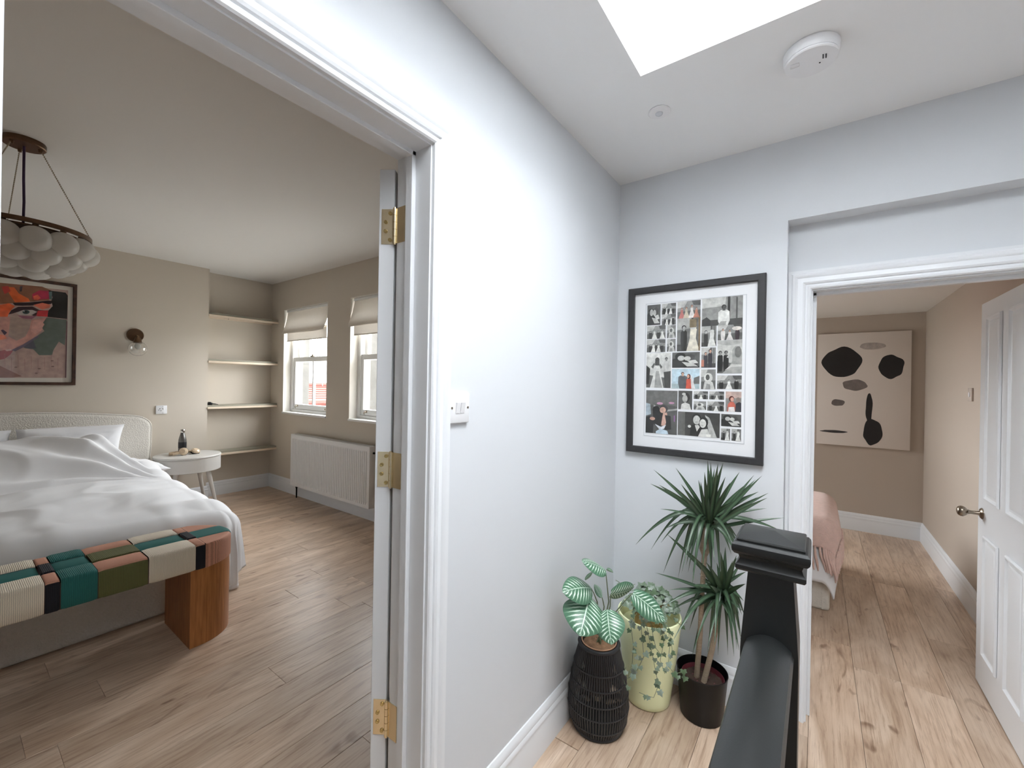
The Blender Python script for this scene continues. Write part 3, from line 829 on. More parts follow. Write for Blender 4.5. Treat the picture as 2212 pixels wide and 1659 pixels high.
# ------------------------------------------------------------------ woven bench at the foot of the bed
BW = wood('honey_oak', (150, 92, 48), (190, 126, 72), 5, (14, 14, .9), .42)
bn = thing('bench', 'oval ended bench woven in teal, pink, olive, cream and black cord', 'bench', (-2.80, .33, 0))
bx0, bx1 = -3.000, -2.596; bc = (bx0+bx1)/2; br = (bx1-bx0)/2
ye = .826; yl = .33-(ye-.33)        # centres of the round ends
zb, zt_ = .402, .528
def endcap(r, yc, sgn, y_in=None, n=20):
    pts = [(bc+r*cos(a), yc+sgn*r*sin(a)) for a in [pi*k/n for k in range(n+1)]]
    if y_in is not None: pts = [(bc+r, y_in)]+pts+[(bc-r, y_in)]
    return pts
nst = 7
for sgn, yc, yin in ((1, ye, .787), (-1, yl, 2*.33-.787)):
    pts = endcap(br-.004, yc, sgn, yin)
    # the leg is coopered from upright staves
    leg = MB().prism(pts if sgn > 0 else pts[::-1], 'z', 0, zb).build('leg', BW, bn, 30)
fr_ = [(bc+(br-.006)*cos(a), ye+(br-.006)*sin(a)) for a in [pi*k/20 for k in range(21)]]+[(bc+(br-.006)*cos(a), yl+(br-.006)*sin(a)) for a in [pi+pi*k/20 for k in range(21)]]
MB().prism(fr_, 'z', zb, zt_-.012).build('seat_frame', mat('dark_seat_core', (70, 48, 40), .8), bn, 30)
CC = {'cream': (228, 217, 198), 'teal': (32, 104, 100), 'olive': (98, 100, 58), 'pink': (206, 150, 126), 'black': (24, 26, 36)}
CX_ = {k: cord('cord_across_'+k, v, 'Y') for k, v in CC.items()}
CL_ = {k: cord('cord_along_'+k, v, 'X') for k, v in CC.items()}
def strip(prof_u, y0, y1, name, m_, n=8):
    """wrapped patch: prof_u list of (x,z), swept from y0 to y1, edges rolled slightly down"""
    def fn(u, v):
        i = v*(len(prof_u)-1); q = min(int(i), len(prof_u)-2); t = i-q
        x = prof_u[q][0]*(1-t)+prof_u[q+1][0]*t; z = prof_u[q][1]*(1-t)+prof_u[q+1][1]*t
        e = max(0, abs(u-.5)*2-.8)/.2
        cx_, cz_ = bc, .46
        f_ = 1-.012*e*e
        return (cx_+(x-cx_)*f_, y0+(y1-y0)*u, cz_+(z-cz_)*(1-.04*e*e))
    MB().grid(fn, n, len(prof_u)*2-2).build(name, m_, bn, 60)
R3 = [bx0, bx0+br*2*.31, bx0+br*2*.66, bx1]
def rnd_corner(front, up):
    x = bx1 if front else bx0; s_ = -1 if front else 1; r = .018; out = []
    for q in range(5):
        a = radians(q*22.5); out.append((x+s_*r*(1-cos(a))+(0), zt_+up-r+r*sin(a)))
    return out
def front_wrap(up):   # from under the seat up the front and over to the first strap
    return [(bx1-.03, zb-.001), (bx1-.004, zb-.001), (bx1+up*.5, zb+.004)]+[(x+up*.5, z) for x, z in rnd_corner(True, up)]
def back_wrap(up):
    return [(bx0-up*.5+0, zb+.004)]+[(x-up*.5, z) for x, z in rnd_corner(False, up)]
HI, LO = .006, .0005
segs = [('cream', -.16, .28), ('black', .28, .325), ('teal', .325, .441), ('olive', .441, .617), ('cream', .617, .808), ('black', .808, .853)]
segs = [('olive', -.16, .02), ('teal', .02, .10), ('black', .10, .135), ('cream', .135, .28)]+segs[1:]
for c, y0, y1 in segs:
    over = c in ('cream', 'teal')         # these pass over the two outer straps and under the middle one
    y0 += .0015; y1 -= .0015
    if over:
        strip(front_wrap(HI)+[(R3[2]+.006, zt_+HI), (R3[2], zt_+HI-.006)], y0, y1, 'cord_wrap', CX_[c])
        strip(back_wrap(HI)+[(R3[1]-.006, zt_+HI), (R3[1], zt_+HI-.006)], y0, y1, 'cord_wrap', CX_[c])
        strip([(R3[1]+.001, zt_-.006), (R3[1]+.008, zt_+LO), (R3[2]-.008, zt_+LO), (R3[2]-.001, zt_-.006)], y0, y1, 'cord_strap', CL_['teal'])
    else:
        strip(front_wrap(LO)[:6], y0, y1, 'cord_wrap', CX_[c])
        strip([(R3[1]+.001, zt_-.006), (R3[1]+.006, zt_+HI), (R3[2]-.006, zt_+HI), (R3[2]-.001, zt_-.006)], y0, y1, 'cord_wrap', CX_[c])
        strip([(R3[2]+.001, zt_-.006), (R3[2]+.008, zt_+LO+.002), (bx1-.016, zt_+LO+.002), (bx1-.006, zt_-.006)], y0, y1, 'cord_strap', CL_['pink'])
        strip([(bx0+.006, zt_-.006), (bx0+.016, zt_+LO+.002), (R3[1]-.008, zt_+LO+.002), (R3[1]-.001, zt_-.006)], y0, y1, 'cord_strap', CL_['pink'])
def round_end(xa, xb, ya, sgn, c, rim, top=0):
    """end strap: runs out to the rounded end, turns over the rim and down"""
    yc = ye if sgn > 0 else yl
    def yedge(x): return yc+sgn*sqrt(max(1e-6, (br+.001)**2-min((x-bc)**2, (br+.001)**2)))
    def fn(u, v):
        x = xa+(xb-xa)*v
        y1 = yedge(x)
        tz = [0, .6, .8, .92, .97, 1.0, 1.0, 1.0, 1.0]; zz = [0, 0, 0, -.003, -.009, -.018, -.05, -.09, zb-zt_+.001]
        i = u*8; q = min(int(i), 7); t = i-q
        f_ = tz[q]*(1-t)+tz[q+1]*t; dz = zz[q]*(1-t)+zz[q+1]*t
        e = max(0, abs(v-.5)*2-.85)/.15
        return (x, ya+(y1-ya)*f_, zt_+top+dz-.003*e*e)
    MB().grid(fn, 24, 14).build('cord_strap', CL_[c], bn, 60)
for sgn, ya in ((1, .853), (-1, -.16)):
    round_end(R3[2]+.001, bx1-.0005, ya, sgn, 'pink', True)
    round_end(R3[1]+.001, R3[2]-.001, ya, sgn, 'teal', True, .001)
    round_end(bx0+.0005, R3[1]-.001, ya, sgn, 'pink', True)

# ------------------------------------------------------------------ bedside table and the things on it
TBL = mat('pale_grey_lacquer', (206, 203, 198), 0.45)
tx, ty, tr, tz = -5.335, 1.575, .288, .60
tb = thing('bedside_table', 'round pale grey bedside table with a drawer and splayed legs', 'table', (tx, ty, 0))
MB().lathe([(0, .440), (tr-.012, .440), (tr-.004, .444), (tr-.004, .578), (tr-.010, .580), (0, .580)], (tx, ty, 0), 56).build('body', TBL, tb, 30)
MB().lathe([(0, .580), (tr-.004, .580), (tr, .584), (tr, .594), (tr-.005, .600), (0, .600)], (tx, ty, 0), 56).build('table_top', TBL, tb, 30)
arc = [radians(-75+q*75/16) for q in range(17)]      # drawer front stands 4 mm proud, gaps all round
vs = [(tx+r_*cos(a), ty+r_*sin(a), z) for r_, z in ((tr-.006, .449), (tr+.0015, .449), (tr+.0015, .572), (tr-.006, .572)) for a in arc]
fs = [(j*17+q, j*17+q+1, ((j+1) % 4)*17+q+1, ((j+1) % 4)*17+q) for j in range(4) for q in range(16)]+[(0, 17, 34, 51), (16, 33, 50, 67)]
MB().add(vs, fs).build('drawer_front', TBL, tb, 30)
for sx, sy in ((1, 1), (1, -1), (-1, 1), (-1, -1)):
    top = Vector((tx+sx*.135, ty+sy*.135, .445)); bot = Vector((tx+sx*.175, ty+sy*.215, 0))
    MB().tube([bot, bot.lerp(top, .5), top], [.013, .018, .023], 14).build('leg', TBL, tb, 40)
BOT = mat('gunmetal_bottle', (112, 110, 107), 0.3, .7)
bo = thing('water_bottle', 'grey metal water bottle with a steel cap on the bedside table', 'bottle', (-5.44, 1.555, tz))
MB().lathe([(0, 0), (.034, 0), (.036, .004), (.036, .120), (.034, .150), (.026, .185), (.019, .210), (.0165, .222), (0, .222)], (-5.44, 1.555, tz), 28).build('body', BOT, bo, 40)
MB().lathe([(.0363, .062), (.0367, .063), (.0367, .122), (.0363, .123)], (-5.44, 1.555, tz), 28).build('label_band', mat('dark_band', (58, 58, 60), .35, .6), bo, 40)
MB().lathe([(0, .222), (.0195, .222), (.0205, .225), (.0205, .252), (.018, .256), (0, .257)], (-5.44, 1.555, tz), 28).build('cap', mat('steel_cap', (200, 196, 190), .2, 1.0), bo, 40)
HPC = mat('champagne_plastic', (222, 200, 172), 0.3, .15)
hp = thing('headphones', 'champagne and black headphones lying on the bedside table', 'headphones', (-5.30, 1.56, tz))
c1, c2 = Vector((-5.300, 1.525, tz+.040)), Vector((-5.330, 1.640, tz+.030))
def cup(c, ax, tilt):
    mb = MB().lathe([(0, .020), (.020, .022), (.026, .018), (.030, .015), (.036, .012), (.039, .004), (.039, -.006), (.036, -.010), (0, -.010)], (0, 0, 0), 28, 'z', (1, 1.0))
    M_ = Matrix.Rotation(ax, 3, 'Z') @ Matrix.Rotation(tilt, 3, 'Y')
    for q, v in enumerate(mb.v): mb.v[q] = M_ @ v + c
    o = mb.build('ear_cup', HPC, hp, 35)
    mb = MB().lathe([(.015, -.010), (.038, -.010), (.040, -.016), (.038, -.026), (.028, -.030), (.018, -.026), (.015, -.012)], (0, 0, 0), 28)
    for q, v in enumerate(mb.v): mb.v[q] = M_ @ v + c
    mb.build('ear_cushion', DGREY, o, 40)
cup(c1, radians(-28), radians(78)); cup(c2, radians(20), radians(25))
MB().tube([c1+Vector((-.02, -.03, -.005)), c1+Vector((-.03, -.075, -.025)), Vector((-5.36, 1.43, tz+.014)), Vector((-5.44, 1.45, tz+.014)), Vector((-5.47, 1.53, tz+.014)), Vector((-5.44, 1.64, tz+.014)), c2+Vector((-.05, .01, -.012)), c2+Vector((-.01, 0, 0))], .012, 10).build('headband', mat('champagne_band', (196, 170, 140), .4), hp, 60)
MB().tube([c1+Vector((.004, -.035, -.012)), c1+Vector((-.01, -.085, -.022))], .013, 10).build('hinge', HPC, hp, 40)

# ------------------------------------------------------------------ wall lamp, socket, switches
sc = thing('wall_lamp', 'bronze wall lamp with a clear glass globe above the bedside table', 'lamp', (XBR, 1.203, 1.77))
MB().lathe([(0, 0), (.068, 0), (.068, .012), (.062, .018), (0, .019)], (XBR, 1.203, 1.83), 36, 'x').build('backplate', ABRASS, sc, 35)
MB().tube([(XBR+.015, 1.206, 1.822), (XBR+.06, 1.206, 1.822), (XBR+.085, 1.206, 1.815), (XBR+.09, 1.206, 1.79), (XBR+.09, 1.206, 1.752)], .009, 12).build('arm', BRASS, sc, 50)
MB().lathe([(0, .075), (.012, .075), (.020, .055), (.030, .030), (.034, 0), (0, 0)], (XBR+.09, 1.206, 1.745), 24).build('lamp_holder', ABRASS, sc, 35)
CLEAR = mat('clear_blown_glass', (255, 255, 255), 0.0)
CLEAR.node_tree.nodes['Principled BSDF'].inputs['Transmission Weight'].default_value = 1.0
gg = MB().ball((XBR+.09, 1.206, 1.690), .075, 32, 20).build('glass_globe', CLEAR, sc, 80)
gs = gg.modifiers.new('wall', 'SOLIDIFY'); gs.thickness = .003
MB().ball((XBR+.09, 1.206, 1.715), .026, 16, 10, (1, 1, 1.2)).build('bulb', mat('opal_bulb', (230, 228, 222), .3, trans=.4), sc, 60)
PLAST = mat('white_plastic', (238, 238, 240), 0.3)
def socket():
    r = thing('power_socket', 'white single power socket on the wall beside the headboard', 'socket', (XBR, 1.425, 1.015))
    MB().rbox(XBR, 1.378, 1.015, XBR+.010, 1.472, 1.104, .003).build('faceplate', PLAST, r, 30)
    h = mat('socket_hole', (70, 68, 66), .6)
    for y, z, a, b in ((1.402, 1.056, .004, .003), (1.420, 1.050, .004, .003), (1.411, 1.070, .003, .005)): MB().box(XBR+.0095, y-a, z-b, XBR+.0108, y+a, z+b).build('pin_hole', h, r, 0)
    MB().rbox(XBR+.009, 1.434, 1.060, XBR+.014, 1.446, 1.082, .002).build('rocker', PLAST, r, 30)
    for z in (1.025, 1.094): MB().lathe([(0, .0112), (.003, .0112), (.003, 0)], (XBR, 1.436, z), 10, 'x').build('screw', h, r, 30)
socket()
sw = thing('light_switch', 'white double light switch on the landing wall beside the doorway', 'switch', (XL, .888, 1.286))
MB().rbox(XL, .8435, 1.2845, XL+.010, .9295, 1.3705, .003).build('faceplate', PLAST, sw, 30)
for y in (.8785, .8975):
    rk = MB().prism([(XL+.009, 1.313), (XL+.0115, 1.313), (XL+.0165, 1.3435), (XL+.009, 1.3435)], 'y', y-.008, y+.008)
    rk.build('rocker', PLAST, sw, 20)
for y in (.8555, .9215): MB().lathe([(0, .0112), (.0034, .0112), (.0034, 0)], (XL, y, 1.3285), 12, 'x').build('screw', STEEL, sw, 30)
s2 = thing('light_switch', 'small switch on the taupe wall beyond the panelled door', 'switch', (XR2, 3.955, 1.33))
MB().rbox(XR2-.010, 3.912, 1.337, XR2, 3.998, 1.423, .003).build('faceplate', mat('pale_grey_plastic', (190, 178, 168), .4), s2, 30)
MB().rbox(XR2-.014, 3.945, 1.365, XR2-.009, 3.965, 1.395, .002).build('rocker', PLAST, s2, 30)

# ------------------------------------------------------------------ chandelier
ch_c = Vector((-3.452, .271))
GLOBE = mat('frosted_glass', (244, 241, 236), 0.35, trans=0.5, coat=.2)
ch = thing('chandelier', 'brass ring chandelier hung with clustered frosted glass globes', 'chandelier', (ch_c.x, ch_c.y, HB))
MB().lathe([(0, HB), (.080, HB), (.082, HB-.004), (.082, HB-.026), (.078, HB-.030), (0, HB-.030)], (ch_c.x, ch_c.y, 0), 40).build('ceiling_rose', ABRASS, ch, 35)
RZ0, RR = 2.165, .264
vs = []; fs = []
for k in range(72):
    a = 2*pi*k/72
    for r, z in ((RR-.012, RZ0), (RR, RZ0), (RR, RZ0+.022), (RR-.012, RZ0+.022)): vs.append((ch_c.x+r*cos(a), ch_c.y+r*sin(a), z))
for k in range(72):
    k2 = (k+1) % 72
    for j in range(4): fs.append((k*4+j, k2*4+j, k2*4+(j+1) % 4, k*4+(j+1) % 4))
MB().add(vs, fs).build('ring', ABRASS, ch, 30)
vs = []; fs = []
for k in range(40):
    a = 2*pi*k/40
    for r, z in ((.02, RZ0-.01), (RR-.03, RZ0-.01), (RR-.03, RZ0-.002), (.02, RZ0-.002)): vs.append((ch_c.x+r*cos(a), ch_c.y+r*sin(a), z))
for k in range(40):
    k2 = (k+1) % 40
    for j in range(4): fs.append((k*4+j, k2*4+j, k2*4+(j+1) % 4, k*4+(j+1) % 4))
MB().add(vs, fs).build('support_plate', ABRASS, ch, 30)
MB().tube([(ch_c.x, ch_c.y, HB-.03), (ch_c.x+.001, ch_c.y, 2.45), (ch_c.x-.004, ch_c.y+.003, 2.33), (ch_c.x+.002, ch_c.y, RZ0-.01)], .0055, 8).build('cord', mat('purple_flex', (66, 44, 76), .7), ch, 60)
for a in (radians(70), radians(190), radians(310)):
    p0 = Vector((ch_c.x+.060*cos(a), ch_c.y+.060*sin(a), HB-.03)); p1 = Vector((ch_c.x+(RR-.006)*cos(a), ch_c.y+(RR-.006)*sin(a), RZ0+.022))
    MB().lathe([(0, 0), (.009, 0), (.007, -.016), (0, -.018)], (p0.x, p0.y, p0.z), 12).build('chain_fixing', ABRASS, ch, 35)
    cm_ = MB(); nl = 46
    for q in range(nl):
        p = p0.lerp(p1, (q+.5)/nl); cm_.ball(p, .0032, 6, 4, (1, 1, 1.9))
    cm_.build('chain', mat('pale_chain', (176, 162, 140), .4, .7), ch, 60)
gm = {}
def globe(r, a, z, R):
    if R not in gm:
        o = MB().ball((0, 0, 0), R, 24, 14).build('glass_globe', GLOBE, ch, 80, local=True); gm[R] = o
    else:
        o = gm[R].copy(); COL.objects.link(o); o.parent = ch
    o.location = (r*cos(a), r*sin(a), z-HB)
for cnt, r, z, R, ph in ((14, .236, 2.098, .063, .1), (11, .188, 2.044, .063, .35), (8, .128, 2.008, .063, .2), (4, .056, 1.988, .063, .5)):
    for k in range(cnt): globe(r, 2*pi*k/cnt+ph, z+.004*((k*7) % 3-1), R)
for k in range(14):
    a = 2*pi*k/14+.1
    MB().tube([(ch_c.x+.240*cos(a), ch_c.y+.240*sin(a), 2.172), (ch_c.x+.237*cos(a), ch_c.y+.237*sin(a), 2.155)], .012, 8).build('globe_cap', ABRASS, ch, 40)

# ------------------------------------------------------------------ printed pictures
INK = print_mat('photo_print', .35, .22, 55)
PAINT = print_mat('art_print', .5, .16, 26)
class Print:
    """flat print made of coloured shapes, each a hair above the last; to3(u, v, lift) places it"""
    def __init__(s, to3): s.to3 = to3; s.mb = MB(); s.mb.ink = []; s.h = 0
    def poly(s, pts, rgb):
        s.mb.add([s.to3(u, v, s.h) for u, v in pts], [tuple(range(len(pts)))]); s.mb.ink.append(lin(rgb)); s.h += .00012
    def oval(s, u, v, ru, rv, rgb, n=14, rot=0):
        s.poly([(u+ru*cos(a)*cos(rot)-rv*sin(a)*sin(rot), v+ru*cos(a)*sin(rot)+rv*sin(a)*cos(rot)) for a in [2*pi*k/n for k in range(n)]], rgb)
    def build(s, name, m_, parent): return s.mb.build(name, m_, parent, 0)

def frame_mesh(plane, a0, a1, z0, z1, w, depth, base, sgn):
    """mitred picture frame; base = wall plane, sgn = direction out of the wall"""
    prof = [(0, 0), (0, depth*.9), (w*.12, depth), (w*.88, depth), (w, depth*.85), (w, depth*.3)]
    vs = []; k = len(prof)
    for u, d in prof:
        for a, z in ((a0+u, z0+u), (a1-u, z0+u), (a1-u, z1-u), (a0+u, z1-u)):
            vs.append((base+sgn*d, a, z) if plane == 'x' else (a, base+sgn*d, z))
    fs = [(j*4+i, j*4+(i+1) % 4, (j+1)*4+(i+1) % 4, (j+1)*4+i) for j in range(k-1) for i in range(4)]
    return MB().add(vs, fs)

# --- painted portrait over the bed
px_ = XBR
pt = thing('framed_artwork', 'colourful painted portrait in a dark wood frame above the bed', 'picture', (XBR, .33, 1.316))
pa0, pa1, pz0, pz1 = -.120, .780, 1.316, 2.258
frame_mesh('x', pa0, pa1, pz0, pz1, .026, .032, XBR, 1).build('frame', wood('walnut_frame', (52, 34, 26), (84, 56, 42), 6, (3, 3, 3)), pt, 30)
MB().box(XBR+.002, pa0+.02, pz0+.02, XBR+.010, pa1-.02, pz1-.02).build('mount', mat('ivory_mount', (226, 220, 210), .8), pt, 0)
MB().box(XBR+.020, pa0+.024, pz0+.024, XBR+.022, pa1-.024, pz1-.024).build('glass', PANE, pt, 0)
def artpt(u, v, h):
    p = on_x(u/6.142, 580+v/6.142, XBR+.012); return (XBR+.0105+h, p.y, p.z)
A = Print(artpt)
AP = [
 ([(-1500, 40), (905, 290), (880, 1450), (-1500, 1450)], (186, 158, 148)),
 ([(-1400, 60), (560, 240), (700, 300), (650, 420), (400, 440), (160, 460), (0, 470), (-1400, 420)], (142, 92, 66)),
 ([(-1300, 500), (-600, 420), (-500, 800), (-700, 1100), (-1300, 1000)], (110, 118, 112)),
 ([(-600, 420), (0, 440), (0, 900), (-300, 1000), (-560, 800)], (196, 110, 80)),
 ([(90, 240), (190, 250), (250, 330), (380, 400), (400, 440), (200, 450), (120, 330)], (222, 100, 48)),
 ([(20, 240), (110, 230), (140, 300), (60, 340)], (190, 60, 52)),
 ([(265, 235), (300, 235), (290, 305), (258, 305)], (40, 24, 36)),
 ([(430, 340), (520, 290), (700, 300), (690, 400), (540, 410), (480, 425), (430, 400)], (184, 44, 76)),
 ([(440, 370), (500, 345), (540, 390), (500, 420), (450, 415)], (226, 96, 70)),
 ([(640, 290), (870, 320), (900, 360), (890, 670), (620, 640), (640, 560), (700, 500), (680, 430), (700, 380)], (16, 15, 18)),
 ([(645, 310), (690, 305), (690, 410), (655, 410)], (96, 120, 120)),
 ([(0, 480), (120, 460), (200, 500), (140, 560), (110, 610), (100, 640), (-100, 660), (-120, 500)], (238, 104, 58)),
 ([(-40, 640), (100, 640), (420, 680), (620, 650), (590, 740), (550, 830), (480, 890), (340, 1000), (230, 1060), (100, 1080), (-40, 1090)], (206, 152, 140)),
 ([(140, 640), (420, 680), (390, 800), (340, 900), (220, 960), (110, 900)], (176, 152, 140)),
 ([(440, 690), (600, 670), (580, 800), (470, 870), (410, 830)], (222, 168, 158)),
 ([(165, 455), (400, 450), (640, 425), (700, 430), (680, 470), (440, 490), (300, 495), (200, 490)], (40, 18, 32)),
 ([(440, 485), (560, 455), (670, 480), (660, 520), (560, 545)], (216, 112, 88)),
 ([(110, 610), (150, 555), (240, 508), (430, 505), (520, 550), (640, 560), (630, 640), (450, 630), (300, 560), (220, 580), (160, 600)], (48, 18, 34)),
 ([(500, 560), (640, 555), (630, 640), (480, 632)], (206, 56, 62)),
 ([(210, 588), (310, 550), (430, 550), (495, 575), (430, 612), (320, 622), (240, 608)], (198, 188, 182)),
 ([(230, 622), (430, 632), (500, 620), (420, 672), (300, 662)], (152, 96, 116)),
 ([(620, 650), (885, 680), (860, 1020), (780, 970), (710, 1080), (690, 1150), (520, 1150), (440, 1070), (340, 1060), (300, 1040), (400, 960), (500, 890), (590, 830), (560, 790), (590, 740), (570, 720)], (100, 110, 102)),
 ([(340, 1000), (440, 950), (480, 1060), (400, 1065), (300, 1045)], (84, 84, 96)),
 ([(10, 820), (40, 810), (95, 850), (60, 885)], (72, 52, 74)),
 ([(-60, 860), (60, 888), (95, 930), (-60, 960)], (230, 134, 104)),
 ([(-60, 1110), (60, 1080), (110, 1065), (180, 1080), (140, 1140), (60, 1200), (-60, 1220)], (168, 88, 94)),
 ([(60, 1078), (120, 1066), (182, 1082), (90, 1098)], (206, 172, 166)),
 ([(500, 890), (515, 905), (300, 1050), (200, 1100), (150, 1082), (300, 1010)], (112, 98, 116)),
 ([(0, 1290), (290, 1430), (150, 1448), (-400, 1448)], (148, 108, 100)),
 ([(880, 700), (893, 700), (878, 1450), (862, 1450)], (112, 76, 82)),
]
for pts, c in AP: A.poly(pts, c)
A.oval(345, 578, 48, 27, (46, 76, 76)); A.oval(345, 576, 20, 15, (12, 16, 18)); A.oval(318, 566, 10, 5, (220, 220, 220))
for q in range(9):
    u = 60+q*88; v0 = 1130+((q*53) % 90); A.poly([(u, v0), (u+7, v0), (u+5, v0+170), (u+2, v0+170)], (166, 128, 122))
for u, v in ((690, 1225), (700, 1300), (480, 1390), (210, 1310), (520, 1330)): A.oval(u, v, 22, 8, (130, 104, 98), 8)
A.build('print', PAINT, pt)

# --- wedding photograph collage on the landing
cg = thing('photo_collage', 'black framed collage of wedding photographs above the plants', 'picture', (-.478, YB, 1.071))
ca0, ca1, cz0, cz1 = -.776, -.180, 1.071, 1.886
frame_mesh('y', ca0, ca1, cz0, cz1, .031, .026, YB, -1).build('frame', mat('black_ash_frame', (48, 48, 50), .5, bump=(120, .4, .002), var=(60, .2), stretch=(1, 1, 1)), cg, 30)
MB().box(ca0+.02, YB-.010, cz0+.02, ca1-.02, YB-.002, cz1-.02).build('mount', mat('white_mount_board', (240, 241, 243), .8), cg, 0)
mo = MB()
for bx in ((-.692, 1.155, -.252, 1.158), (-.692, 1.803, -.252, 1.806), (-.692, 1.158, -.689, 1.803), (-.255, 1.158, -.252, 1.803)): mo.box(bx[0], YB-.0112, bx[1], bx[2], YB-.0098, bx[3])
mo.build('mount_bevel', mat('grey_bevel', (206, 208, 212), .8), cg, 0)
MB().box(ca0+.028, YB-.0195, cz0+.028, ca1-.028, YB-.018, cz1-.028).build('glass', PANE, cg, 0)
PH = [  # corners in a 4.879x enlargement of the picture, then what it shows
 (90,145,225,348,'hug'),(243,130,390,230,'row'),(243,243,388,345,'row'),(408,108,648,268,'maids'),(668,75,1093,340,'shirt'),
 (88,365,280,492,'row'),(298,355,387,487,'one'),(85,510,278,635,'row'),(297,500,385,630,'one'),(405,283,643,622,'pair'),
 (662,362,815,575,'pair'),(833,350,1090,503,'party'),(660,592,808,800,'men'),(830,517,1085,860,'veil'),(82,650,333,1015,'gown'),
 (352,643,640,800,'hug'),(348,815,637,1025,'beach'),(657,820,806,1030,'one'),(826,882,1082,1030,'row'),(78,1038,400,1512,'dance'),
 (417,1043,560,1245,'girl'),(578,1048,727,1135,'row'),(743,1050,897,1140,'row'),(578,1153,708,1248,'one'),(722,1155,897,1262,'row'),
 (915,1052,1078,1270,'red'),(412,1262,850,1545,'smile'),(868,1288,1077,1430,'hug'),(866,1440,960,1570,'pair'),(977,1445,1076,1578,'pair')]
def g_(v): return (v, v, int(v*.98))
def person(P, u, v0, h, w, body, skin, hair, dress=False, aspect=1.0):
    """u centre, v0 feet, h height, w shoulder width, all in picture fractions"""
    hr = h*.075
    top = v0-h
    if dress: P.poly([(u-w*.35, top+h*.20), (u+w*.35, top+h*.20), (u+w*.30, top+h*.45), (u+w*.85, v0), (u-w*.85, v0), (u-w*.30, top+h*.45)], body)
    else: P.poly([(u-w*.28, top+h*.17), (u+w*.28, top+h*.17), (u+w*.52, top+h*.24), (u+w*.55, top+h*.58), (u+w*.38, v0), (u-w*.38, v0), (u-w*.55, top+h*.58), (u-w*.52, top+h*.24)], body)
    P.poly([(u-w*.12, top+h*.12), (u+w*.12, top+h*.12), (u+w*.14, top+h*.20), (u-w*.14, top+h*.20)], skin)
    P.oval(u, top+h*.06, hr*1.1*aspect, hr*1.2, hair, 12)
    P.oval(u+hr*.1*aspect, top+h*.085, hr*.75*aspect, hr*.95, skin, 12)
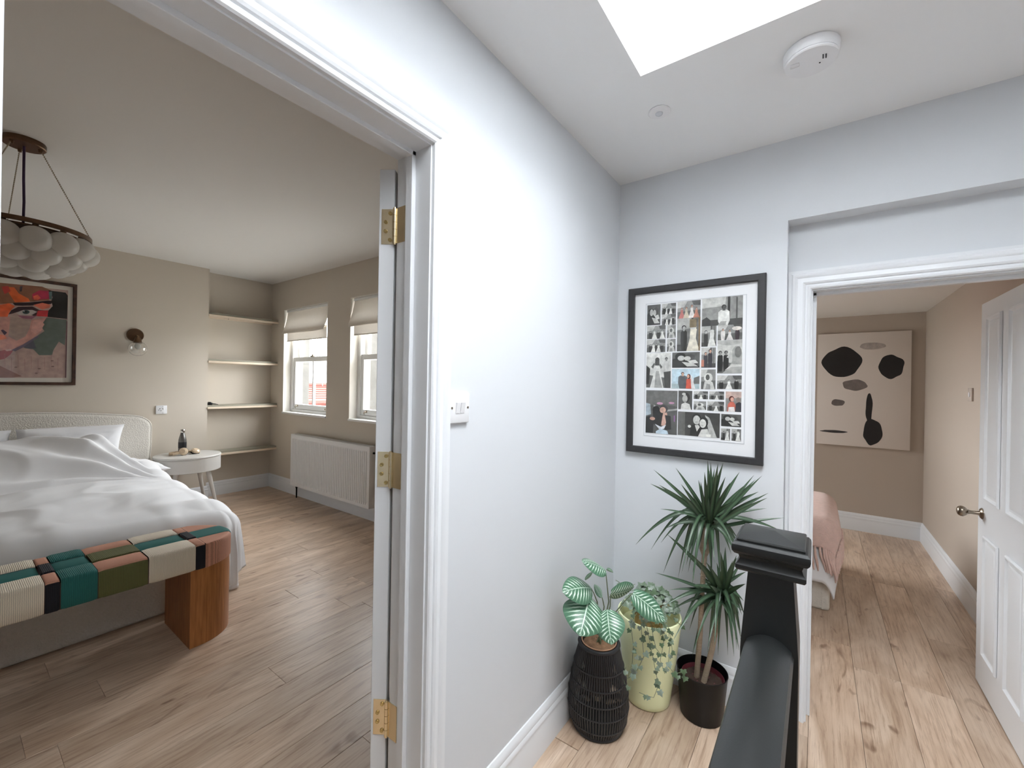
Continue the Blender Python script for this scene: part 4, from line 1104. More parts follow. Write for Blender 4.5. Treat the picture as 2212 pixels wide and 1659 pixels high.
def photo(i, x0, y0, x1, y1, kind):
    a = on_y(1380+x0/4.879, 630+y0/4.879, YB-.012); b = on_y(1380+x1/4.879, 630+y1/4.879, YB-.012)
    ux, uz = b.x-a.x, b.z-a.z
    P = Print(lambda u, v, h: (a.x+ux*min(1, max(0, u)), YB-.0106-h, a.z+uz*min(1, max(0, v))))
    asp = -uz/ux
    R = random.Random(i*17+3)
    colour = kind in ('maids', 'party', 'beach', 'red', 'men')
    bgv = {'shirt': 150, 'gown': 214, 'veil': 206, 'beach': 200, 'dance': 92, 'smile': 72, 'pair': 128, 'hug': 96, 'girl': 90, 'one': 140, 'maids': 150}.get(kind, 148)
    P.poly([(0, 0), (1, 0), (1, 1), (0, 1)], g_(bgv))
    if kind == 'beach':
        P.poly([(0, 0), (1, 0), (1, .75), (0, .75)], (196, 218, 228)); P.poly([(.8, .45), (1, .35), (1, 1), (.78, 1)], g_(110)); P.poly([(0, .75), (1, .75), (1, 1), (0, 1)], (168, 186, 190))
    elif kind in ('row', 'party', 'maids', 'one'):
        P.poly([(0, .62), (1, .55), (1, 1), (0, 1)], g_(bgv-46)); P.poly([(0, 0), (.45, 0), (.3, .35), (0, .4)], g_(bgv+50))
        if kind != 'one': P.poly([(.62, 0), (1, 0), (1, .3), (.7, .26)], g_(bgv-60))
    elif kind in ('shirt', 'pair', 'men'):
        P.poly([(0, 0), (.6, 0), (.58, .32), (0, .36)], g_(bgv+52)); P.poly([(.64, 0), (.70, 0), (.70, 1), (.64, 1)], g_(58)); P.poly([(.84, .05), (.88, .05), (.88, 1), (.84, 1)], g_(90)); P.poly([(0, .8), (1, .78), (1, 1), (0, 1)], g_(78))
    elif kind in ('gown', 'veil'):
        P.poly([(0, .62), (1, .74), (1, 1), (0, 1)], g_(104)); P.poly([(0, 0), (1, 0), (1, .10), (.5, .16), (0, .10)], g_(180 if kind == 'veil' else 226))
    elif kind == 'dance':
        P.poly([(0, 0), (1, 0), (1, .36), (.5, .30), (0, .38)], g_(112)); P.poly([(.25, .33), (.6, .45), (1, .40), (1, .44), (.6, .49), (.25, .38)], g_(168)); P.oval(.45, .30, .10, .03, (196, 150, 176), 10); P.oval(.82, .28, .09, .025, (190, 140, 170), 10); P.poly([(.90, .56), (.93, .56), (.93, .7), (.90, .7)], (150, 96, 160))
    sk, dk = g_(186), g_(44)
    if colour: sk, dk = (206, 164, 142), (60, 52, 50)
    if kind == 'hug':
        P.poly([(.0, .45), (.25, .30), (.55, .45), (.9, .75), (1, 1), (0, 1)], g_(48)); P.poly([(.35, .62), (.75, .70), (.95, .92), (.55, .92)], g_(206)); P.oval(.30, .28, .20, .20/asp*.8, g_(40), 12); P.oval(.33, .38, .13, .17, g_(196), 12); P.oval(.66, .32, .17, .20, g_(78), 12); P.oval(.56, .40, .12, .15, g_(204), 12); P.poly([(.55, .55), (.85, .5), (.95, .7), (.7, .75)], g_(216))
    elif kind in ('row', 'party', 'maids'):
        n = R.choice((3, 4, 5)) if kind != 'maids' else 4
        for k in range(n):
            dr = (k % 2 == 1) or kind == 'maids'
            body = {'row': g_(230) if dr else g_(52), 'party': R.choice([(62, 52, 56), (226, 222, 218), (150, 70, 66), (96, 110, 130)]), 'maids': [(192, 116, 110), (206, 196, 176), (236, 232, 228), (190, 130, 110)][k % 4]}[kind]
            person(P, .2+.62*k/(n-1)+R.uniform(-.03, .03), 1.0, .62+R.uniform(-.06, .12), .17, body, sk, (96, 52, 40) if kind == 'maids' else dk, dr, asp)
        if kind == 'party': P.oval(.78, .28, .2, .12, (232, 226, 218), 12)
    elif kind == 'one': P.oval(.5, .42, .30, .24, g_(214), 14); P.oval(.46, .40, .14, .15, g_(96), 12); P.poly([(.15, 1), (.25, .62), (.5, .55), (.8, .64), (.95, 1)], g_(206)); P.poly([(.30, 1), (.4, .72), (.62, .75), (.66, 1)], g_(150))
    elif kind == 'shirt': person(P, .55, 1.25, .95, .26, g_(232), g_(96), g_(62), False, asp); P.poly([(0, .78), (.12, .68), (.22, .80), (.22, 1), (0, 1)], g_(60)); P.poly([(.40, 1), (.48, .86), (.62, .86), (.60, 1)], g_(170))
    elif kind in ('pair', 'men'):
        person(P, .30, 1.02, .78, .26, g_(54) if kind == 'pair' else (62, 60, 66), sk, dk, False, asp)
        if kind == 'men': person(P, .62, 1.02, .92, .28, (58, 56, 62), sk, dk, False, asp); P.poly([(.0, .62), (.2, .6), (.2, .95), (0, .95)], (188, 124, 106))
        else: P.poly([(.58, .32), (.72, .26), (.86, .36), (.82, .62), (.98, 1), (.42, 1), (.56, .62)], (226, 220, 204) if i == 9 else g_(228)); P.oval(.70, .28, .10*asp, .08, g_(206), 12)
        if i == 9: P.poly([(.92, 0), (1, 0), (1, 1), (.94, 1)], (120, 100, 72)); P.poly([(.55, .05), (.84, .05), (.84, .30), (.55, .3)], (136, 122, 96))
    elif kind == 'veil':
        for u in (.12, .36): person(P, u, .95, .62, .20, g_(40), g_(150), g_(50), False, asp)
        P.poly([(.60, .30), (.74, .18), (.92, .20), (1, .4), (1, 1), (.20, 1), (.45, .86), (.62, .62)], g_(168)); P.oval(.84, .36, .14, .17, g_(122), 14); P.poly([(.38, .52), (.52, .36), (.62, .38), (.5, .55)], g_(190)); P.poly([(.3, .92), (.6, .72), (1, .74), (1, .80), (.62, .8)], g_(206))
    elif kind == 'gown':
        P.poly([(.30, .40), (.60, .40), (.56, .52), (.72, 1), (.16, 1), (.34, .52)], g_(222)); P.poly([(.40, .52), (.52, .52), (.66, 1), (.34, 1)], g_(164)); P.oval(.45, .20, .09, .075, g_(62), 12); P.poly([(.36, .24), (.54, .24), (.54, .36), (.36, .36)], g_(74)); P.poly([(.20, .40), (.32, .28), (.36, .32), (.28, .45)], g_(96)); P.poly([(.56, .30), (.66, .40), (.60, .46), (.54, .36)], g_(96)); person(P, .82, .62, .48, .20, g_(198), g_(140), g_(80), False, asp); P.poly([(0, .35), (.16, .45), (.12, .9), (0, .9)], g_(60)); P.poly([(.72, .55), (1, .52), (1, 1), (.78, 1)], g_(74))
    elif kind == 'beach':
        person(P, .40, 1.1, .92, .30, (96, 100, 104), (204, 166, 146), (70, 60, 56), False, asp); P.poly([(.54, .52), (.70, .48), (.76, .62), (.74, 1), (.52, 1)], (204, 92, 72)); P.oval(.62, .38, .07, .13, (80, 40, 36), 12); P.oval(.60, .38, .045, .09, (214, 168, 146), 12); P.poly([(.68, .30), (.74, .4), (.86, 1), (.72, 1)], (224, 224, 222))
    elif kind == 'dance':
        P.poly([(0, .64), (.12, .60), (.26, .72), (.24, 1), (0, 1)], g_(40)); P.poly([(0, .30), (.14, .32), (.17, .56), (0, .60)], (176, 190, 198)); P.poly([(.22, .50), (.36, .40), (.55, .48), (.62, .74), (.42, .86), (.26, .78)], g_(38)); P.oval(.34, .45, .12, .09, g_(30), 14); P.oval(.58, .42, .13, .085, g_(66), 14); P.oval(.55, .45, .10, .07, (206, 168, 150), 14); P.poly([(.56, .52), (.68, .50), (.72, .70), (.60, .82), (.5, .80)], (204, 166, 150)); P.poly([(.62, .56), (.80, .58), (.82, .88), (.55, .92), (.66, .74)], g_(44)); P.poly([(.30, .78), (.50, .84), (.66, .78), (.60, .88), (.45, .90)], (222, 226, 232)); P.poly([(.34, .95), (.48, .88), (.7, .92), (.74, 1), (.34, 1)], (196, 214, 226)); P.oval(.22, .66, .09, .04, (200, 160, 142), 10)
    elif kind == 'girl': P.poly([(.18, 1), (.24, .72), (.5, .62), (.82, .72), (.92, 1)], g_(224)); P.oval(.56, .36, .28, .26, g_(52), 14); P.oval(.48, .42, .19, .20, g_(186), 14); P.oval(.40, .18, .14, .07, g_(210), 10)
    elif kind == 'red': P.poly([(0, 0), (1, 0), (1, .3), (0, .34)], (196, 172, 162)); P.poly([(.14, .66), (.30, .50), (.52, .52), (.66, .70), (.60, 1), (.12, 1)], (198, 106, 90)); P.poly([(.20, .78), (.56, .76), (.60, 1), (.18, 1)], (232, 228, 226)); P.oval(.38, .36, .17, .14, (96, 44, 38), 14); P.oval(.42, .39, .11, .11, (216, 166, 148), 14); P.poly([(.62, 1), (.66, .60), (.86, .50), (1, .56), (1, 1)], (64, 66, 72)); P.oval(.80, .40, .13, .13, (152, 136, 128), 14)
    elif kind == 'smile':
        P.poly([(0, 0), (.18, 0), (.18, 1), (0, 1)], g_(108)); P.poly([(.30, 1), (.32, .56), (.46, .48), (.60, .60), (.60, 1)], g_(44)); P.poly([(.42, .54), (.50, .52), (.54, .60), (.47, .80)], g_(228)); P.oval(.46, .26, .105, .22, g_(40), 16); P.oval(.46, .32, .085, .19, g_(204), 16); P.poly([(.66, .10), (.76, .20), (.94, 1), (.78, 1)], g_(190)); P.oval(.63, .40, .105, .23, g_(46), 16); P.oval(.61, .45, .078, .18, g_(220), 16); P.poly([(.50, 1), (.58, .70), (.72, .66), (.80, 1)], g_(212)); P.poly([(.50, 1), (.54, .88), (.80, .88), (.80, 1)], g_(232)); P.oval(.29, .60, .04, .06, g_(226), 10)
        for u, v in ((.44, .28), (.49, .28), (.59, .41), (.635, .41)): P.oval(u, v, .009, .010, g_(84), 8)
        P.poly([(.43, .39), (.49, .39), (.475, .405), (.445, .405)], g_(150)); P.poly([(.58, .52), (.635, .52), (.62, .535), (.595, .535)], g_(160))
    P.build('photograph', INK, cg)
for i, q in enumerate(PH): photo(i, *q)

# --- canvas in the second bedroom: plain black-on-white abstract
cv = thing('canvas_print', 'large off white canvas with bold black abstract shapes', 'picture', (.355, YC, .836))
MB().rbox(-.001, YC-.036, .836, .711, YC, 1.965, .003).build('stretched_canvas', mat('off_white_canvas', (222, 212, 204), .85, bump=(300, .2, .0006)), cv, 30)
def cvp(u, v, h): return (.711*u, YC-.0363-h, 1.965-1.129*v)
Cq = Print(cvp)
def blob(cu, cv_, ru, rv, seed, rgb, n=40, rough=.22):
    Cq.poly([(cu+ru*cos(a)*(1+rough*nz(cos(a)*1.3+seed, sin(a)*1.3)), cv_+rv*sin(a)*(1+rough*nz(cos(a)*1.3+seed, sin(a)*1.3, 5))) for a in [2*pi*k/n for k in range(n)]], rgb)
blob(.27, .26, .21, .13, 2, (26, 24, 25)); blob(.80, .30, .13, .10, 9, (28, 26, 27)); blob(.42, .46, .13, .05, 4, (122, 112, 108)); blob(.62, .86, .10, .11, 6, (26, 24, 25)); blob(.58, .66, .035, .13, 8, (26, 24, 25)); blob(.24, .62, .08, .03, 3, (110, 102, 99)); blob(.20, .88, .15, .012, 7, (60, 56, 56)); blob(.60, .12, .14, .03, 1, (176, 166, 160))
Cq.build('painted_shapes', PAINT, cv)

# ------------------------------------------------------------------ ceiling fittings on the landing
sa = thing('smoke_alarm', 'round white smoke alarm on the landing ceiling', 'smoke alarm', (-.030, 1.565, HC))
scx, scy = -.030, 1.565
MB().lathe([(0, HC), (.070, HC), (.072, HC-.004), (.071, HC-.024), (.068, HC-.030), (.0665, HC-.030), (.0665, HC-.033), (.069, HC-.033), (.069, HC-.036), (.066, HC-.039), (0, HC-.041)], (scx, scy, 0), 56).build('body', PLAST, sa, 25)
HOLE = mat('dark_vent', (40, 42, 44), .7)
for dx, dy in ((.030, -.012), (.037, -.010)): MB().box(scx+dx-.0015, scy+dy-.009, HC-.0415, scx+dx+.0015, scy+dy+.009, HC-.039).build('vent_slot', HOLE, sa, 0)
MB().lathe([(0, 0), (.0022, 0), (.0022, .004)], (scx+.022, scy+.012, HC-.0415), 10).build('indicator', HOLE, sa, 0)
MB().rbox(scx-.052, scy-.022, HC-.042, scx-.028, scy-.006, HC-.039, .003).build('test_button', PLAST, sa, 30)
se = thing('motion_sensor', 'small white round motion sensor in the landing ceiling', 'sensor', (-.497, 1.597, HC))
MB().lathe([(0, HC), (.039, HC), (.040, HC-.003), (.036, HC-.006), (.018, HC-.007), (0, HC-.007)], (-.497, 1.597, 0), 40).build('bezel', PLAST, se, 25)
MB().ball((-.497, 1.597, HC-.006), .014, 20, 10, (1, 1, .7)).build('lens', mat('milky_lens', (214, 218, 224), .25), se, 60)

# ------------------------------------------------------------------ stair newel and handrail
bl = thing('stair_balustrade', 'black painted newel post with a capped top and rounded handrail', 'balustrade', (-.065, .935, 0))
nx, ny = -.0648, .935
def sq(cx_, cy_, prof):
    """square turned post: (half width, z) stations"""
    vs = []; k = len(prof)
    for h, z in prof: vs += [(cx_-h, cy_-h, z), (cx_+h, cy_-h, z), (cx_+h, cy_+h, z), (cx_-h, cy_+h, z)]
    fs = [(j*4+i, j*4+(i+1) % 4, (j+1)*4+(i+1) % 4, (j+1)*4+i) for j in range(k-1) for i in range(4)]
    fs += [(3, 2, 1, 0), tuple((k-1)*4+i for i in range(4))]
    return MB().add(vs, fs)
sq(nx, ny, [(.045, 0), (.045, .915), (.0445, .93), (.0355, 1.058), (.0355, 1.075)]).build('newel_post', BLACK, bl, 25)
cap = sq(nx, ny, [(.036, 1.062), (.052, 1.062), (.0545, 1.066), (.0545, 1.072), (.050, 1.078), (.048, 1.084), (.050, 1.090), (.056, 1.093), (.0595, 1.098), (.0605, 1.104), (.0595, 1.110), (.056, 1.1145), (.0530, 1.1155)])
cp_ = cap.build('newel_cap', BLACK, bl, 25)
sq(nx, ny, [(.0515, 1.1150), (.0525, 1.1165), (.0525, 1.119), (.0510, 1.1215), (.004, 1.1315)]).build('cap_top', BLACK, cp_, 25)
hw = .0385
prof = [(-hw, .925), (-hw+.003, .932)]+[(-hw*.9+2*hw*.9*k/10, .936+.016*(1-((k-5)/5)**2)) for k in range(11)]+[(hw-.003, .932), (hw, .925), (hw-.002, .905), (hw-.012, .896), (hw-.012, .880), (-hw+.012, .880), (-hw+.012, .896), (-hw+.002, .905)]
MB().prism([(nx+u, z) for u, z in prof], 'y', -1.60, .892).build('handrail', BLACK, bl, 35)
MB().box(nx-.03, -1.60, .04, nx+.03, .892, .075).build('base_rail', BLACK, bl, 0)
for k in range(18):
    y = .76-k*.125
    MB().box(nx-.016, y-.016, .07, nx+.016, y+.016, .885).build('spindle', BLACK, bl, 0)

# ------------------------------------------------------------------ plants
CAL, DRA, IVY = leaf_mat('calathea_leaf', 'calathea'), leaf_mat('dracaena_leaf', 'dracaena'), leaf_mat('ivy_leaf', 'ivy')
STEMG = mat('green_stem', (108, 122, 92), .5)
SOIL = mat('dark_potting_soil', (62, 46, 38), .95, bump=(60, 1.0, .01), var=(40, .4))
BARK = mat('bark_chip_mulch', (132, 100, 74), .95, bump=(45, 1.0, .012), var=(50, .45))
def blade(base, tip, ctrl, width, normal, shape, fold=.15, nl=14, nw=6, droop=0):
    """leaf blade swept along a quadratic curve; uv: u along, v across"""
    mb = MB(); mb.uv = []; base, tip, ctrl = Vector(base), Vector(tip), Vector(ctrl)
    vs = []
    for i in range(nl+1):
        t = i/nl; p = base*(1-t)**2+ctrl*2*t*(1-t)+tip*t*t
        d = ((ctrl-base)*(1-t)+(tip-ctrl)*t).normalized()
        side = d.cross(normal).normalized(); up_ = side.cross(d).normalized()
        w = width*shape(t)
        for j in range(nw+1):
            v = j/nw*2-1
            vs.append(p+side*(v*w)+up_*(fold*w*abs(v)**1.3)-up_*(droop*w*v*v))
            mb.uv.append((t, v))
    fs = [(i*(nw+1)+j, (i+1)*(nw+1)+j, (i+1)*(nw+1)+j+1, i*(nw+1)+j+1) for i in range(nl) for j in range(nw)]
    mb.add(vs, fs); return mb
sh_ovate = lambda t: max(.02, (sin(pi*min(1, t*.93+.07))**.62)*(1-.12*t))*(1 if t < .98 else .25)
sh_strap = lambda t: max(.03, min(1, .45+t*2.2)*(1-max(0, (t-.45)/.55)**1.6))

# --- calathea in the black rattan basket
bcx, bcy = -.716, 1.628
ba = thing('basket_planter', 'black rattan basket planter standing against the landing wall', 'planter', (bcx, bcy, 0))
RAT = mat('black_rattan', (40, 40, 42), .45, var=(60, .2))
bprof = [(.098, .012), (.114, .045), (.121, .090), (.119, .140), (.110, .200), (.098, .260), (.086, .305), (.079, .335)]
rod0 = MB().tube([(r, 0, z) for r, z in bprof], .0031, 6).build('rod', RAT, ba, 60, local=True)
NR = 68
for k in range(1, NR):
    o = rod0.copy(); COL.objects.link(o); o.parent = ba; o.rotation_euler = (0, 0, 2*pi*k/NR)
for z_, r_ in ((.045, .1155), (.100, .1225), (.150, .1195), (.205, .111), (.258, .100)):
    MB().ring((bcx, bcy, z_), r_, .0032, 56, 6).build('binding_ring', RAT, ba, 60)
MB().ring((bcx, bcy, .338), .079, .0075, 56, 10).build('top_rim', RAT, ba, 60)
MB().lathe([(0, 0), (.098, 0), (.104, .008), (.100, .018), (.092, .016), (0, .014)], (bcx, bcy, 0), 48).build('base', RAT, ba, 40)
ip = thing('copper_pot', 'copper rimmed inner pot of bark mulch inside the black basket', 'pot', (bcx, bcy, .145))
MB().lathe([(.048, .150), (.050, .146), (.064, .30), (.070, .338), (.0715, .346), (.0690, .347), (.067, .340), (.062, .318), (0, .318)], (bcx, bcy, 0), 40).lathe([(0, .146), (.050, .146)], (bcx, bcy, 0), 40).build('pot', mat('near_black_pot', (40, 32, 30), .5), ip, 40)
MB().ring((bcx, bcy, .345), .0695, .0028, 64, 6).build('beaded_rim', mat('bright_copper', (224, 176, 140), .3, .8), ip, 60)
mm = MB()
mm.grid(lambda u, v: Vector((bcx+.066*u*cos(2*pi*v), bcy+.066*u*sin(2*pi*v), .330+.016*(1-u*u)+.006*nz(u*9*cos(2*pi*v), u*9*sin(2*pi*v), 2))), 10, 32)
mm.build('bark_mulch', BARK, ip, 70)
ca = thing('calathea_plant', 'calathea with round silver striped leaves in the black basket', 'plant', (bcx, bcy, .335))
def cleaf(base, tip, db, dt, width, roll, bulge=.02, name='leaf', droop=.35):
    b, t = at_d(*base, db), at_d(*tip, dt)
    ax = (t-b).normalized(); toc = (EYE-(b+t)/2).normalized()
    side = ax.cross(toc).normalized(); n_ = side.cross(ax).normalized()
    n_ = Matrix.Rotation(roll, 3, ax) @ n_
    c = (b+t)/2+n_*bulge
    blade(b, t, c, width, n_, sh_ovate, .06, 18, 10, droop).build(name, CAL, ca, 80)
    return b
LV = [((1308, 1232), (1257, 1212), 1.62, 1.58, .046, radians(58), .012),
      ((1277, 1271), (1215, 1279), 1.63, 1.56, .060, radians(26), .03),
      ((1272, 1291), (1252, 1374), 1.62, 1.50, .088, radians(-6), .03),
      ((1312, 1317), (1321, 1393), 1.58, 1.50, .060, radians(8), .025),
      ((1319, 1284), (1370, 1268), 1.66, 1.72, .044, radians(52), .015),
      ((1367, 1281), (1437, 1342), 1.66, 1.63, .050, radians(-28), .02),
      ((1300, 1290), (1284, 1262), 1.66, 1.68, .022, radians(50), .01)]
bases = [cleaf(*q) for q in LV]
cleaf((1264, 1253), (1280, 1236), 1.68, 1.67, .0075, .3, .004, 'rolled_leaf', .9)
cleaf((1311, 1229), (1325, 1237), 1.62, 1.64, .007, .3, .002, 'rolled_leaf', .9)
root = Vector((bcx+.01, bcy, .335))
mids = [(1315, 1300), (1290, 1300), (1290, 1305), (1312, 1330), (1318, 1310), (1330, 1322), (1305, 1310)]
for b, md in zip(bases, mids):
    mp_ = at_d(*md, 1.68)
    MB().tube([root+Vector((random.uniform(-.02, .02), random.uniform(-.02, .02), 0)), root.lerp(mp_, .55)+Vector((0, 0, .01)), mp_, mp_.lerp(b, .6)+Vector((0, 0, .004)), b], [.0028, .0026, .0024, .002, .0016], 7).build('stem', STEMG, ca, 60)

# --- lime planter with trailing ivy
lx, ly = -.598, 1.902
LIME = mat('pale_lime_plastic', (250, 254, 206), .4)
lp = thing('tall_planter', 'tall pale lime tapered planter between the two black pots', 'planter', (lx, ly, 0))
MB().lathe([(0, 0), (.088, 0), (.094, .006), (.098, .03), (.118, .20), (.134, .345), (.137, .375), (.135, .384), (.130, .386), (.126, .378), (.122, .350), (.118, .332), (0, .330)], (lx, ly, 0), 56).build('shell', LIME, lp, 40)
ib = thing('straw_pot', 'small straw coloured basket pot of ivy inside the lime planter', 'pot', (lx, ly, .331))
MB().lathe([(0, .331), (.064, .331), (.070, .415), (.066, .415), (.062, .395), (0, .395)], (lx+.008, ly-.012, 0), 36).build('weave', mat('straw_weave', (176, 146, 98), .85, bump=(90, .9, .006), var=(60, .3)), ib, 40)
iv = thing('ivy_plant', 'grey green ivy trailing over the lime planter', 'plant', (lx, ly, .385))
def ivy_leaf_mesh(s_):
    out = [(0, 0), (.26, -.17), (.60, -.09), (.52, .18), (.66, .46), (.34, .58), (0, 1.10), (-.34, .58), (-.66, .46), (-.52, .18), (-.60, -.09), (-.26, -.17)]
    mb = MB(); mb.uv = [(0.4, 0)]+[(max(0, y), abs(x)) for x, y in out]
    vs = [(0, .35*s_, .06*s_)]+[(x*s_, y*s_, -.10*s_*abs(x)-.04*s_*max(0, y-.5)) for x, y in out]
    mb.add(vs, [(0, 1+k, 1+(k+1) % 12) for k in range(12)])
    o = mb.build('leaf', IVY, iv, 80, local=True); return o
LM = [ivy_leaf_mesh(q) for q in (.016, .021, .026)]
first = [True]*3
def ivyleaf(p, nrm_, spin, k):
    if first[k]: o = LM[k]; first[k] = False
    else: o = LM[k].copy(); COL.objects.link(o); o.parent = iv
    q = Vector(nrm_).normalized().to_track_quat('Z', 'Y')
    o.rotation_mode = 'QUATERNION'; o.rotation_quaternion = q @ Matrix.Rotation(spin, 3, 'Z').to_quaternion()
    o.location = Vector(p)-ORG[iv]
R = random.Random(21)
for k in range(175):                                     # the mound on top
    a = R.uniform(0, 2*pi); r = sqrt(R.random())
    rx, ry_ = .120*r*cos(a), .095*r*sin(a)
    z = .405+.085*(1-r*r)+R.uniform(-.008, .014)
    p = Vector((lx+.004, ly, 0))+Vector((.81*rx-.59*ry_, .59*rx+.81*ry_, z))
    ivyleaf(p, (cos(a)*r*.8+R.uniform(-.4, .4), sin(a)*r*.8-.45+R.uniform(-.4, .4), 1), R.uniform(0, 6.28), R.choice((0, 1, 2, 2)))
VN = [[(1362, 1345), (1368, 1393), (1366, 1430), (1356, 1467)],
      [(1393, 1330), (1401, 1373), (1409, 1414), (1419, 1463), (1421, 1484), (1412, 1507), (1395, 1502), (1381, 1496)],
      [(1425, 1340), (1434, 1389), (1426, 1426), (1436, 1455)],
      [(1442, 1345), (1447, 1389), (1443, 1440), (1458, 1455), (1478, 1451)],
      [(1384, 1338), (1387, 1381), (1391, 1418), (1377, 1447), (1358, 1465)],
      [(1404, 1335), (1410, 1370), (1417, 1400), (1430, 1418)],
      [(1455, 1335), (1470, 1350), (1484, 1343)], [(1352, 1300), (1340, 1316), (1330, 1330)],
      [(1372, 1262), (1355, 1268), (1330, 1253)], [(1436, 1350), (1448, 1372), (1452, 1402), (1449, 1420)],
      [(1352, 1440), (1345, 1462), (1350, 1478)]]
for vi, v in enumerate(VN):
    dep = 1.735 if vi not in (6, 7, 8) else 1.80
    if vi == 10: dep = 1.70
    pts = [at_d(a, b, dep-(.02 if b > 1400 else 0)+.012*sin(a)) for a, b in v]
    if vi < 6 or vi == 9: pts = [Vector((lx, ly, .40)).lerp(pts[0], .7)+Vector((0, 0, .02))]+pts
    MB().tube(pts, .0011, 5).build('vine', STEMG, iv, 60)
    for a, b in zip(pts, pts[1:]):
        n_ = max(1, int((b-a).length/.024))
        for q in range(n_):
            p = a.lerp(b, (q+R.random()*.6)/n_)+Vector((R.uniform(-.013, .013), R.uniform(-.012, .004), R.uniform(-.006, .006)))
            ivyleaf(p, (R.uniform(-.2, .8), -1+R.uniform(-.3, .3), R.uniform(.0, .9)), pi+R.uniform(-1.0, 1.0), R.choice((0, 0, 1)))
ivyleaf(at_d(1476, 1447, 1.72), (.3, -1, .3), 3.3, 1); ivyleaf(at_d(1481, 1462, 1.72), (.3, -1, .3), 2.8, 1); ivyleaf(at_d(1358, 1483, 1.66), (.3, -1, .3), 2.8, 0)

# --- dracaena in the black pot
dx_, dy_ = -.383, 1.948
bp_ = thing('plant_pot', 'plain black plastic plant pot standing beside the newel post', 'pot', (dx_, dy_, 0))
MB().lathe([(0, 0), (.080, 0), (.084, .004), (.100, .185), (.1015, .190), (.0985, .191), (.096, .180), (.092, .130), (0, .130)], (dx_, dy_, 0), 48).build('pot', DGREY, bp_, 40)
MB().lathe([(0, .13), (.070, .13), (.083, .168), (.0845, .168), (.082, .160), (.080, .150), (0, .150)], (dx_+.004, dy_-.004, 0), 40).build('inner_pot', mat('maroon_plastic', (92, 34, 42), .5), bp_, 40)
mm = MB(); mm.grid(lambda u, v: Vector((dx_+.079*u*cos(2*pi*v), dy_+.079*u*sin(2*pi*v), .152+.006*nz(u*9*cos(2*pi*v), u*9*sin(2*pi*v), 4))), 8, 28); mm.build('soil', SOIL, bp_, 70)
dr = thing('dracaena_plant', 'two-stemmed dracaena with long narrow arching leaves below the collage', 'plant', (dx_, dy_, .15))
TRUNK = mat('ringed_tan_trunk', (150, 132, 112), .85, bump=(50, .8, .005), var=(30, .2), stretch=(1, 1, 5))
c1_ = at_d(1531, 1140, 1.80); c2_ = at_d(1560, 1290, 1.80)
t1b = Vector((dx_-.020, dy_-.004, .150)); fk = at_d(1522, 1196, 1.805); t2b = Vector((dx_+.012, dy_-.020, .150))
MB().tube([t1b, t1b.lerp(fk, .35)+Vector((.003, 0, 0)), t1b.lerp(fk, .7), fk], [.0115, .0105, .010, .011], 12).build('trunk', TRUNK, dr, 60)
MB().tube([fk-Vector((0, 0, .012)), fk+Vector((-.012, -.004, .02)), c1_+Vector((-.012, 0, -.015)), c1_+Vector((-.006, 0, .05))], [.009, .009, .009, .007], 10).build('branch', TRUNK, dr, 60)
MB().tube([fk-Vector((0, 0, .012)), fk+Vector((.014, .004, .02)), c1_+Vector((.010, 0, -.015)), c1_+Vector((.006, 0, .05))], [.009, .009, .009, .007], 10).build('branch', TRUNK, dr, 60)
MB().tube([t2b, t2b.lerp(c2_, .4)+Vector((.004, 0, 0)), t2b.lerp(c2_, .75), c2_+Vector((0, 0, .02))], [.0115, .011, .010, .008], 12).build('trunk', TRUNK, dr, 60)
T1 = [(635,55),(660,70),(690,120),(720,80),(762,75),(560,215),(580,230),(895,150),(820,235),(1078,180),(1025,210),(1050,310),(1130,320),(1120,360),(1120,445),(1260,522),(1240,632),
      (195,130),(170,245),(240,255),(375,115),(490,290),(250,450),(50,740),(175,780),(255,725),(275,970),(300,605),(435,820),(510,1080),(590,965),(670,1110),(740,1090),(830,720),(880,690),(860,800),(900,770),(940,900),(330,250),(650,140),(700,160),(780,190),(610,150),(960,240),(420,250),(990,330)]
T2 = [(210,970),(320,1110),(265,1250),(350,1270),(345,1540),(440,1360),(510,1650),(640,1560),(560,870),(620,880),(660,930),(740,800),(840,870),(800,1640),(850,1650),(890,1600),(930,1200),(950,960),(945,1060),(910,1280),(720,1640),(870,830),(940,1330),(305,655),(780,760),(900,900),(600,1250),(690,1560),(470,1300),(760,880)]
def strap_leaves(crown, tips, seed, d0):
    R2 = random.Random(seed)
    cpx = None
    for k, (u, v) in enumerate(tips):
        X, Y = 1360+u/3.769, 980+v/3.769
        dd = R2.uniform(-.20, .12)
        t = at_d(X, Y, d0+dd)
        if t.y > 2.045: t = on_y(X, Y, 2.045-R2.random()*.05)
        b = crown+Vector((R2.uniform(-.012, .012), R2.uniform(-.012, .012), R2.uniform(-.02, .045)))
        L = (t-b).length
        drop = b.z-t.z
        if drop > -.02: ctrl = b.lerp(t, .40)+Vector((0, 0, .16*L+.80*max(0, drop)))
        else: ctrl = b.lerp(t, .5)+Vector((0, 0, .05*L))
        out = Vector((t.x-b.x, t.y-b.y, 0)); out = out.normalized() if out.length > .01 else Vector((0, -1, 0))
        n_ = ((EYE-b).normalized()*.9+Vector((R2.uniform(-.4, .4), R2.uniform(-.2, .2), .55))-out*.25).normalized()
        if drop < -.12: n_ = (EYE-b).normalized()
        mb = blade(b, t, ctrl, R2.uniform(.0070, .0098), n_, sh_strap, .25, 14, 4)
        for q, p in enumerate(mb.v):
            if p.y > 2.070: mb.v[q].y = 2.070
        mb.build('leaf', DRA, dr, 80)
RX = random.Random(77)
T1 += [(640+RX.uniform(-260, 300), 600+RX.uniform(120, 420)) for k in range(16)]+[(640+RX.uniform(-330, 420), 160+RX.uniform(0, 260)) for k in range(12)]
